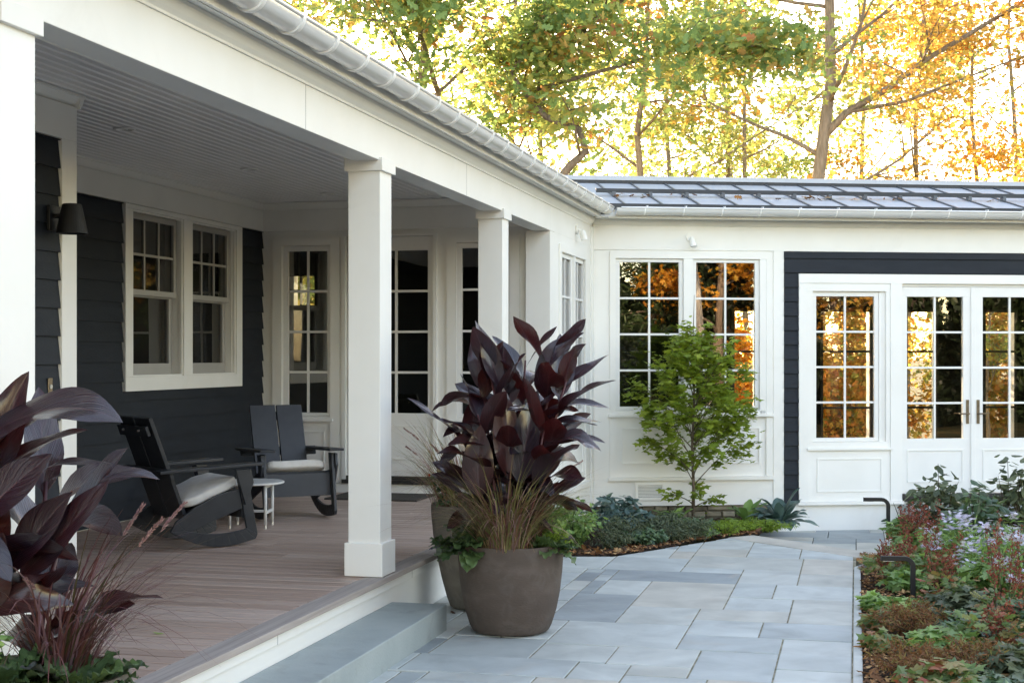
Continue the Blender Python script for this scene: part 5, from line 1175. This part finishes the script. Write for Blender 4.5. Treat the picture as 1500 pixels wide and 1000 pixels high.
for i, (x, y, rx, h, mt, lab) in enumerate([
        (0.34, 9.95, .20, .12, MIDGREEN, 'fresh green lobed leaves directly before the near path light post'),
        (0.66, 9.85, .22, .22, GREYGREEN, 'grey green lobed leaves right of the near path light'),
        (0.48, 12.4, .20, .28, MIDGREEN, 'green lobed leaves between the two path lights'),
        (0.14, 10.2, .10, .10, MIDGREEN, 'small green lobed clump at the edging before the near path light'),
        (0.50, 8.65, .20, .18, MIDGREEN, 'fresh green lobed leaves among the rusty mounds at the bottom'),
        (0.45, 7.6, .24, .18, EPILEAF, 'green and red tinged leaves at the bottom edge of the photo'),
        (0.70, 9.15, .22, .20, DKGREEN, 'dark green leaves under the dark red plumes'),
        (0.82, 8.05, .22, .20, GREYGREEN, 'grey green leaves at the lower right corner'),
        (0.85, 10.3, .24, .30, MIDGREEN, 'green leaves under the nearest asters'),
        (0.45, 13.35, .22, .30, MIDGREEN, 'green leafy clump right of the far path light'),
        (1.05, 9.5, .22, .26, DKGREEN, 'dark green leaves at the right edge below the aster drift'),
        (0.20, 12.1, .12, .12, EPILEAF, 'small bronze green leaves at the bend of the edging'),
        (0.70, 7.5, .24, .16, DKGREEN, 'dark green leaves at the bottom right corner'),
        (0.46, 11.35, .20, .24, MIDGREEN, 'green lobed leaves behind the leaning rusty astilbe'),
        (0.14, 9.5, .10, .09, EPILEAF, 'low bronze leaves by the edging before the near path light'),
        (0.16, 8.8, .11, .09, EPILEAF, 'low bronze leaves by the edging at the bottom of the photo'),
        (0.36, 10.95, .16, .18, MIDGREEN, 'green leaves around the foot of the near path light'),
        (0.72, 12.6, .24, .34, MIDGREEN, 'green leafy clump under the left end of the leafy branches')]):
    epi((x, y, 0.02), 110 + i, lab, rx=rx, h=h, mat=mt, n=int(620 * rx / 0.28))
def hydrangea(loc, seed, lab, h, rx, n):
    return shrub('viburnum', loc, lab, 'shrub', GREYGREEN if seed % 2 else DKGREEN, T_OVAL, n, rx, rx, h, 0.105, seed, 13, 'leafy shrubs before the french doors', up=0.9, stem_mat=STEMB, shell=0.8, zmin=0.25)
hydrangea((0.74, 13.6, 0.0), 131, 'leafy shrub with long shoots in front of the left french door', 0.80, 0.28, 300)
hydrangea((1.02, 13.0, 0.0), 132, 'leafy shrub with long shoots in front of the door handles', 0.70, 0.28, 300)
hydrangea((1.34, 13.5, 0.0), 133, 'leafy shrub at the right edge in front of the right french door', 0.90, 0.32, 380)
hydrangea((0.46, 13.7, 0.0), 134, 'thin leafy shoots beside the far path light', 0.48, 0.24, 50)

# fallen leaves and bark chips
def litter(name, regions, size, tm=T_OAK, mat=CHIPM):
    pos, sz = [], []
    for f, n in regions:
        for _ in range(n): p = f(); pos.append(p)
    n = len(pos); nr = np.array([0, 0, 1.]) + npr.normal(0, .28, (n, 3))
    o = cloud(name, mat, None, pos, nr, npr.normal(0, 1, (n, 3)), size * npr.uniform(.5, 1.3, n), tm, npr.random(n)); return tag(o, kind='stuff')
ra = random.Random(55)
def edge_pt():
    s = ra.random() * 7; i = min(6, int(s)); f = s - i; a, b_ = EDGE[i], EDGE[i + 1]; k = ra.random() ** 1.3 * 0.9
    x, y = a[0] * (1 - f) + b_[0] * f, a[1] * (1 - f) + b_[1] * f
    return (x - k * 0.25, y + k * 0.7 + 0.02, 0.026 - 0.04 * k)
def bed_pt():
    x = 0.05 + ra.random() ** 1.4 * 2.2; return (x, ra.uniform(6.5, 13), 0.012 + 0.08 * min(1, (x - .034) / 6.4 * 6) + 0.01)
def roof_pt():
    e = ra.choice([ra.gauss(3.35, .25), ra.gauss(1.1, .1), ra.gauss(2.75, .12), ra.gauss(0.5, .1), ra.uniform(0.4, 6)]); n = 0.30 - abs(ra.gauss(0, .05))
    return tuple(wp(e, n, wz(n) + 0.02 + ra.random() * 0.03))
def pav_pt(): return (ra.uniform(-2.3, -0.1), ra.uniform(7.5, 13.0), 0.006)
tag(litter('fallen_leaves', [(edge_pt, 330), (bed_pt, 700), (roof_pt, 46), (lambda: (ra.uniform(-2.9, -2.6), ra.uniform(8.9, 9.5), 0.012), 7)], 0.075))
tag(litter('bark_chips', [(bed_pt, 5200), (edge_pt, 1500)], 0.035, T_DIAM))
tw = MB()
tw.v, tw.f, tw.r = [], [], []
lf = cloud('fallen_leaf', MIDGREEN, None, [(0, 0, 0)], [(0.1, 0.1, 1)], [(1, 0.3, 0)], 0.06, T_OVAL, [1.0], (-3.42, 6.55, DK + 0.012)); tag(lf, 'single small yellow green leaf lying on the deck boards', 'leaf')

# ------------------------------------------------------------ trees
def tree(loc, H, r0, lab, bark, leaf, seed, nl, size, h0=0.3, spread=0.34, limbs=12, tmpl=T_MAPLE, lean=(0, 0), extra=(), group='autumn trees', name='autumn_tree', sub=6, cl=0.26, up=0.55, shape=0.6):
    r = empty(name, loc, 0, lab, 'tree', group); rr = random.Random(seed); g_ = np.random.default_rng(seed); m = MB()
    n = 9; tr = [Vector((lean[0] * (i / n) + rr.gauss(0, .012) * H * .35 * (i > 0), lean[1] * (i / n) + rr.gauss(0, .012) * H * .35 * (i > 0), H * i / n - (0.15 if i == 0 else 0))) for i in range(n + 1)]
    m.tube(tr, [r0 * (1.35 if i == 0 else 1) * (1 - 0.86 * i / n) for i in range(n + 1)], 10)
    segs = []
    def at(P, t): t *= len(P) - 1; i = min(int(t), len(P) - 2); return P[i].lerp(P[i + 1], t - i)
    def subs(P, L, rad, k):
        for j in range(k):
            t = rr.uniform(0.25, 1.0); q0 = at(P, t); d0 = (at(P, min(1, t + .1)) - at(P, max(0, t - .1))).normalized()
            d = (d0 * 0.7 + Vector((rr.gauss(0, .7), rr.gauss(0, .7), rr.gauss(0.1, .35)))).normalized(); l2 = L * rr.uniform(0.3, 0.55) * (1.15 - 0.5 * t)
            q2 = q0 + d * l2; q1 = q0.lerp(q2, .5) + Vector((0, 0, rr.uniform(0, .12) * l2))
            pts = [q0, q0.lerp(q1, .6), q1, q2]; m.tube(pts, [rad * .38, rad * .3, rad * .2, rad * .06 + .002], 5); segs.append((q0, q1, q2))
            for _ in range(2):
                t3 = rr.uniform(.4, .95); w0 = bez(q0, q1, q2, t3); d3 = (d + Vector((rr.gauss(0, .8), rr.gauss(0, .8), rr.gauss(0, .5)))).normalized(); w2 = w0 + d3 * l2 * .5
                m.tube([w0, w0.lerp(w2, .5), w2], [rad * .14 + .002, rad * .1 + .002, .002], 4); segs.append((w0, w0.lerp(w2, .5), w2))
    for k in range(limbs):
        f = h0 + (1 - h0) * (k + .5) / limbs; p0 = at(tr, f); a = k * 2.4 + rr.uniform(-.5, .5)
        L = H * spread * (1 - shape * (f - h0) / (1 - h0)) * rr.uniform(.75, 1.15); d = Vector((math.cos(a), math.sin(a), up * rr.uniform(.5, 1.4))).normalized()
        pts = [p0]; P = p0
        for i in range(5):
            d = (d + Vector((rr.gauss(0, .14), rr.gauss(0, .14), rr.gauss(.03, .1)))).normalized(); P = P + d * L / 5; pts.append(P)
        rad = r0 * 0.30 * (1 - 0.7 * f) + .008; m.tube(pts, [rad * (1 - .85 * i / 5) for i in range(6)], 7)
        segs.append((pts[3], pts[4], pts[5])); subs(pts, L, rad, sub)
    for P, rad, k, L in extra:
        P = [Vector(p) - Vector(loc) for p in P]; m.tube(P, [rad * (1 - .72 * i / (len(P) - 1)) for i in range(len(P))], 8); subs(P, L, rad * .8, k); segs.append((P[-2], P[-2].lerp(P[-1], .5), P[-1]))
    m.build('trunk', bark, r, smooth=True)
    S = np.array([[*a, *b_, *c] for a, b_, c in segs]); idx = g_.integers(0, len(S), nl); t = g_.uniform(0.15, 1.08, (nl, 1)); A, B_2, C2 = S[idx, :3], S[idx, 3:6], S[idx, 6:]
    pos = A * (1 - t) ** 2 + 2 * B_2 * t * (1 - t) + C2 * t * t + g_.normal(0, cl, (nl, 3)) * np.array([1, 1, .6])
    hue = g_.random(len(S)) * .55; rnd = np.clip(hue[idx] + g_.random(nl) * .5, 0, 1)
    nr = np.array([0, 0, .75]) + g_.normal(0, .55, (nl, 3)); ds = g_.normal(0, 1, (nl, 3)) + np.array([0, 0, -.35])
    cloud('crown', leaf, r, pos, nr, ds, size * g_.uniform(.6, 1.3, nl), tmpl, rnd)
    return r
oak = [(-4.0, 19.4, 3.6), (-3.88, 19.637, 4.403), (-3.667, 19.688, 4.603), (-3.76, 19.666, 4.908), (-4.204, 19.559, 5.079), (-4.464, 19.497, 5.384), (-4.686, 19.443, 5.689), (-4.529, 19.481, 5.908), (-4.343, 19.526, 6.4)]
oak_base = (-6.9, 21.6, -0.34)
tree(oak_base, 12.5, 0.13, 'large green and gold oak whose crooked limb shows just above the porch gutter', BARK, OAKLEAF, 201, 19000, 0.15, 0.26, 0.40, 12, T_OAK, (0.8, -0.6),
     [([(-5.9, 20.9, 2.6), (-4.9, 20.2, 3.4)] + oak[1:], 0.075, 8, 2.4), ([(-5.9, 20.9, 4.2), (-4.8, 20.3, 5.6), (-3.4, 19.8, 6.6), (-1.8, 19.5, 7.2)], 0.06, 14, 3.4), ([(-5.8, 20.8, 4.6), (-6.0, 19.6, 6.2), (-6.1, 18.4, 7.2)], 0.05, 12, 3.2), ([(-4.6, 19.9, 5.5), (-3.2, 19.4, 5.7), (-2.2, 19.2, 5.9), (-1.2, 19.0, 5.8)], 0.035, 13, 2.4)], group=None, name='oak')
t2 = (-0.60, 24.5, -0.34)
tree(t2, 15, 0.15, 'tall straight golden tree with a long bare limb rising to the right', BARKT, GOLDLEAF, 202, 7500, 0.12, 0.28, 0.26, 13, T_MAPLE, (0.25, 0.1),
     [([(-0.55, 24.55, 5.4), (-0.156, 24.644, 5.826), (0.511, 24.804, 6.226), (1.178, 24.964, 6.74), (1.845, 25.124, 7.14), (2.9, 25.38, 7.8), (4.2, 25.6, 8.9)], 0.075, 7, 2.2),
      ([(-0.156, 24.644, 5.826), (0.8, 24.5, 5.95), (1.8, 24.4, 6.3), (3.0, 24.3, 6.7)], 0.035, 7, 2.0)])
for i, (x, y, H, r0, leaf, nl, sz, lab, h0, sp) in enumerate([
        (-3.96, 25.8, 11, 0.15, LIMELEAF, 5200, 0.14, 'yellow green tree with a short stub seen above the gutter corner', 0.42, 0.34),
        (-2.82, 34.3, 14, 0.14, LIMELEAF, 4200, 0.15, 'thin trunked yellow green tree between the oak and the tall straight tree', 0.25, 0.24),
        (1.05, 33.2, 13, 0.13, GOLDLEAF, 7000, 0.15, 'thin trunked golden tree right of the tall straight trunk', 0.3, 0.28),
        (-4.7, 38.0, 15, 0.15, LIMELEAF, 4200, 0.17, 'pale far tree behind the yellow green tree', 0.25, 0.26),
        (4.9, 29.0, 12, 0.16, GOLDLEAF, 7500, 0.14, 'golden tree with a slender trunk at the right edge, beyond the metal roof', 0.26, 0.32),
        (-8.0, 33.0, 15, 0.18, LIMELEAF, 5000, 0.17, 'pale green far tree behind the oak crown', 0.25, 0.3),
        (-12.0, 27.0, 14, 0.2, OAKLEAF, 4500, 0.17, 'green oak far behind the porch roof', 0.3, 0.3),
        (8.0, 34.0, 15, 0.2, GOLDLEAF, 6500, 0.17, 'golden tree beyond the right edge', 0.2, 0.3),
        (5.6, 24.5, 11, 0.13, GOLDLEAF, 7000, 0.13, 'golden tree at the right edge in front of the dark pine', 0.3, 0.34),
        (-2.2, 29.5, 12, 0.11, OAKLEAF, 5600, 0.13, 'green gold tree between the oak and the tall straight trunk', 0.28, 0.32),
        (-6.4, 29.0, 13, 0.13, LIMELEAF, 6000, 0.14, 'pale lime tree directly behind the oak crown', 0.25, 0.32),
        (0.2, 46.0, 18, 0.16, LIMELEAF, 6000, 0.19, 'farthest pale tree behind the tall straight trunk', 0.15, 0.28),
        (4.4, 44.0, 17, 0.16, LIMELEAF, 6000, 0.19, 'farthest pale tree behind the long bare limb', 0.15, 0.28),
        (-3.6, 45.0, 17, 0.16, LIMELEAF, 6000, 0.19, 'farthest lime tree left of the tall straight trunk', 0.15, 0.28),
        (2.9, 35.5, 14, 0.12, ORANGELEAF, 6500, 0.13, 'far orange tree below the long bare limb', 0.22, 0.30),
        (2.2, 27.6, 5.2, 0.07, GOLDLEAF, 3400, 0.12, 'low golden sapling behind the right part of the metal roof', 0.2, 0.36),
        (0.4, 25.2, 4.6, 0.06, GOLDLEAF, 2600, 0.11, 'low golden sapling seen through the single casement window', 0.12, 0.4),
        (2.0, 23.6, 4.2, 0.06, LIMELEAF, 2600, 0.11, 'low yellow sapling seen through the left french door', 0.10, 0.42),
        (3.3, 25.0, 4.8, 0.06, GOLDLEAF, 2600, 0.11, 'low golden sapling seen through the right french door', 0.1, 0.42),
        (-1.4, 26.5, 5.0, 0.06, LIMELEAF, 2400, 0.12, 'low yellow green sapling behind the wing ridge', 0.12, 0.4)]):
    tree((x, y, -0.34), H, r0 * 0.7, lab, BARKT, leaf, 210 + i, int(nl * 0.95), sz * 0.85, h0, sp, 11 if H > 8 else 9, T_MAPLE, (random.Random(i).uniform(-.5, .5), 0), cl=0.3 if H > 8 else 0.2)
def pine(loc, H, seed, lab, nl=9000):
    r = empty('pine', loc, 0, lab, 'pine', 'dark pines'); rr = random.Random(seed); g_ = np.random.default_rng(seed); m = MB(); m.tube([(0, 0, -.2), (0, 0, H * .5), (0, 0, H)], [.22, .15, .02], 9); S = []
    for k in range(56):
        z = H * (0.12 + .86 * k / 56); a = k * 2.4; L = (1 - k / 56) ** .8 * H * .22 + .3; d = Vector((math.cos(a), math.sin(a), -.08)); p = Vector((0, 0, z)); e = p + d * L; m.tube([p, e], [.03, .006], 5); S.append((*p, *e))
    m.build('trunk', BARK, r, smooth=True); S = np.array(S); i = g_.integers(0, 56, nl); t = g_.uniform(.15, 1.03, (nl, 1)); pos = S[i, :3] * (1 - t) + S[i, 3:] * t; pos += g_.normal(0, .16, (nl, 3)) * np.array([1, 1, .5])
    cloud('crown', PINELEAF, r, pos, g_.normal(0, 1, (nl, 3)), (S[i, 3:] - S[i, :3]) + g_.normal(0, 1.2, (nl, 3)), .3 * g_.uniform(.6, 1.2, nl), T_NARROW, g_.random(nl))
for i, (e, n_, h, r_, mt, lab) in enumerate([(3.0, 6.2, 3.0, 1.0, ORANGELEAF, 'orange shrub behind the wing seen through the edge of the paired windows'), (5.2, 6.4, 3.4, 1.3, GOLDLEAF, 'golden shrub behind the wing seen through the single casement'),
                                        (7.4, 6.2, 3.2, 1.2, GOLDLEAF, 'golden shrub behind the wing seen through the left french door'), (9.3, 6.4, 3.3, 1.2, ORANGELEAF, 'orange shrub behind the wing seen through the right french door'), (11.4, 6.6, 3.3, 1.3, GOLDLEAF, 'golden shrub behind the wing beyond the right edge')]):
    shrub('autumn_shrub', tuple(wp(e, n_, -0.34)), lab, 'shrub', mt, T_MAPLE, 7500, r_, r_ * 0.8, h, 0.115, 400 + i, 18, 'autumn shrubs behind the wing', stem_mat=STEMB, zmin=0.08)
shrub('sun_block_shrub', (-7.9, 19.9, -0.34), 'green shrub outside the rear window, made tall to block the sun', 'shrub', LIMELEAF, T_OVAL, 9000, 1.2, 0.8, 5.2, 0.14, 410, 26, stem_mat=STEMB, zmin=0.08)  # foliage seen through the rear window, made taller to block the sun
def added_hedge(x, y, rz, L, lab, seed):  # unseen screens added to keep the sunlit lawn out of the window reflections
    r = empty('added_hedge', (x, y, -0.34), rz, lab, 'added_hedge', 'dark screens added across the lawn'); g_ = np.random.default_rng(seed); n = 9000
    part(r, 'core', SOIL, lambda b: b.box((-L / 2 + .15, -.3, 0), (L / 2 - .15, .3, 2.2)))
    p = np.stack([g_.uniform(-L / 2, L / 2, n), g_.uniform(-.5, .5, n), g_.uniform(0, 2.5, n)], 1)
    cloud('foliage', DKSCREEN, r, p, g_.normal(0, 1, (n, 3)), g_.normal(0, 1, (n, 3)), .14, T_OVAL, g_.random(n))
DKSCREEN = leaf_mat('screening_leaf', [(0.0, (0.008, 0.016, 0.008)), (1.0, (0.025, 0.042, 0.016))], 0.1)  # leaf of the added screens and tree row
added_hedge(10.5, -5.6, R(-52), 8.0, 'unseen leafy screen added to block the sunlit lawn, nearer the viewer', 420)
added_hedge(15.2, -0.2, R(-50), 7.0, 'unseen leafy screen added to block the sunlit lawn, farther from the viewer', 421)
pine((6.2, 36.0, -.34), 13, 301, 'dark pine behind the golden trees at the right edge')
# garden trees behind the photographer's right shoulder: the windows mirror them
for i, (x, y, H, r0, leaf, nl, sz, bark, lab, lean) in enumerate([
        (15.5, -7.5, 11, 0.2, ORANGELEAF, 6500, 0.20, BARK, 'broad orange tree beyond the lawn mirrored in the paired windows', (0, 0)),
        (20.5, -13.0, 14, 0.25, ORANGELEAF, 6000, 0.24, BARK, 'tall orange tree at the back of the lawn mirrored in the panes', (0, 0)),
        (12.4, -3.6, 9, 0.20, OAKLEAF, 900, 0.17, BARKW, 'pale leaning trunk across the lawn mirrored in the right casement', (-1.6, 0.6)),
        (18.0, -5.0, 10, 0.2, GOLDLEAF, 5200, 0.20, BARK, 'golden tree across the lawn beside the orange one', (0, 0)),
        (10.5, -12.0, 12, 0.22, GOLDLEAF, 5200, 0.22, BARK, 'golden tree far behind the photographer', (0, 0)),
        (24.0, -6.0, 14, 0.25, OAKLEAF, 5200, 0.24, BARK, 'green gold tree at the far right of the lawn', (0, 0))]):
    tree((x, y, -0.34), H, r0, lab, bark, leaf, 310 + i, nl, sz, 0.14 if nl > 1000 else 0.6, 0.34, 12, T_MAPLE, lean, group='trees across the lawn', cl=0.34)
for i, (x, y, H) in enumerate([(17, -11, 9), (22.5, -9, 12), (13.5, -8.5, 7), (9, -16, 12), (27, -14, 14)]):
    pine((x, y, -.34), H, 330 + i, ['dark pine between the orange trees across the lawn', 'tall dark pine at the far side of the lawn', 'short dark pine before the broad orange tree', 'dark pine far behind the photographer', 'tallest dark pine at the back of the lawn'][i], 6000)

def added_cypress(x, y, H, w, seed, lab):  # unseen row added so no bright sky shows in the mirrored view
    r = empty('added_cypress', (x, y, -0.34), 0, lab, 'added_cypress', 'dark trees added behind the lawn'); g_ = np.random.default_rng(seed); n = 5200
    m = MB(); m.tube([(0, 0, -0.1), (0, 0, H * .5), (0, 0, H * .97)], [w * .8, w * .62, .04], 12); m.build('trunk', SOIL, r)  # wide dark core that stops sky showing through the crown
    z = g_.random(n) ** 1.25; a = g_.random(n) * 6.283; q = w * (1.05 - z) ** .6 * g_.uniform(.75, 1.12, n)
    p = np.stack([q * np.cos(a), q * np.sin(a), z * H], 1); d = np.stack([np.cos(a), np.sin(a), np.full(n, 1.2)], 1)
    cloud('foliage', DKSCREEN if seed % 3 else PINELEAF, r, p, g_.normal(0, 1, (n, 3)), d + g_.normal(0, .5, (n, 3)), .32 * g_.uniform(.6, 1.2, n), T_OVAL, g_.random(n))
CY = ['far left end of the row', 'second from the left end', 'third from the left end', 'fourth from the left end', 'fifth from the left end', 'sixth from the left end', 'seventh from the left end', 'in the very middle', 'seventh from the right end', 'sixth from the right end', 'fifth from the right end', 'fourth from the right end', 'third from the right end', 'second from the right end', 'far right end of the row']
rc = random.Random(12)
for i in range(15):
    t = i / 14; added_cypress(8.5 + 22 * t + rc.uniform(-.4, .4), -14.5 + 17.5 * t + rc.uniform(-.4, .4), rc.uniform(6.0, 8.6), rc.uniform(1.05, 1.35), 500 + i, 'unseen dark tree added to block sky in the panes, ' + CY[14 - i])
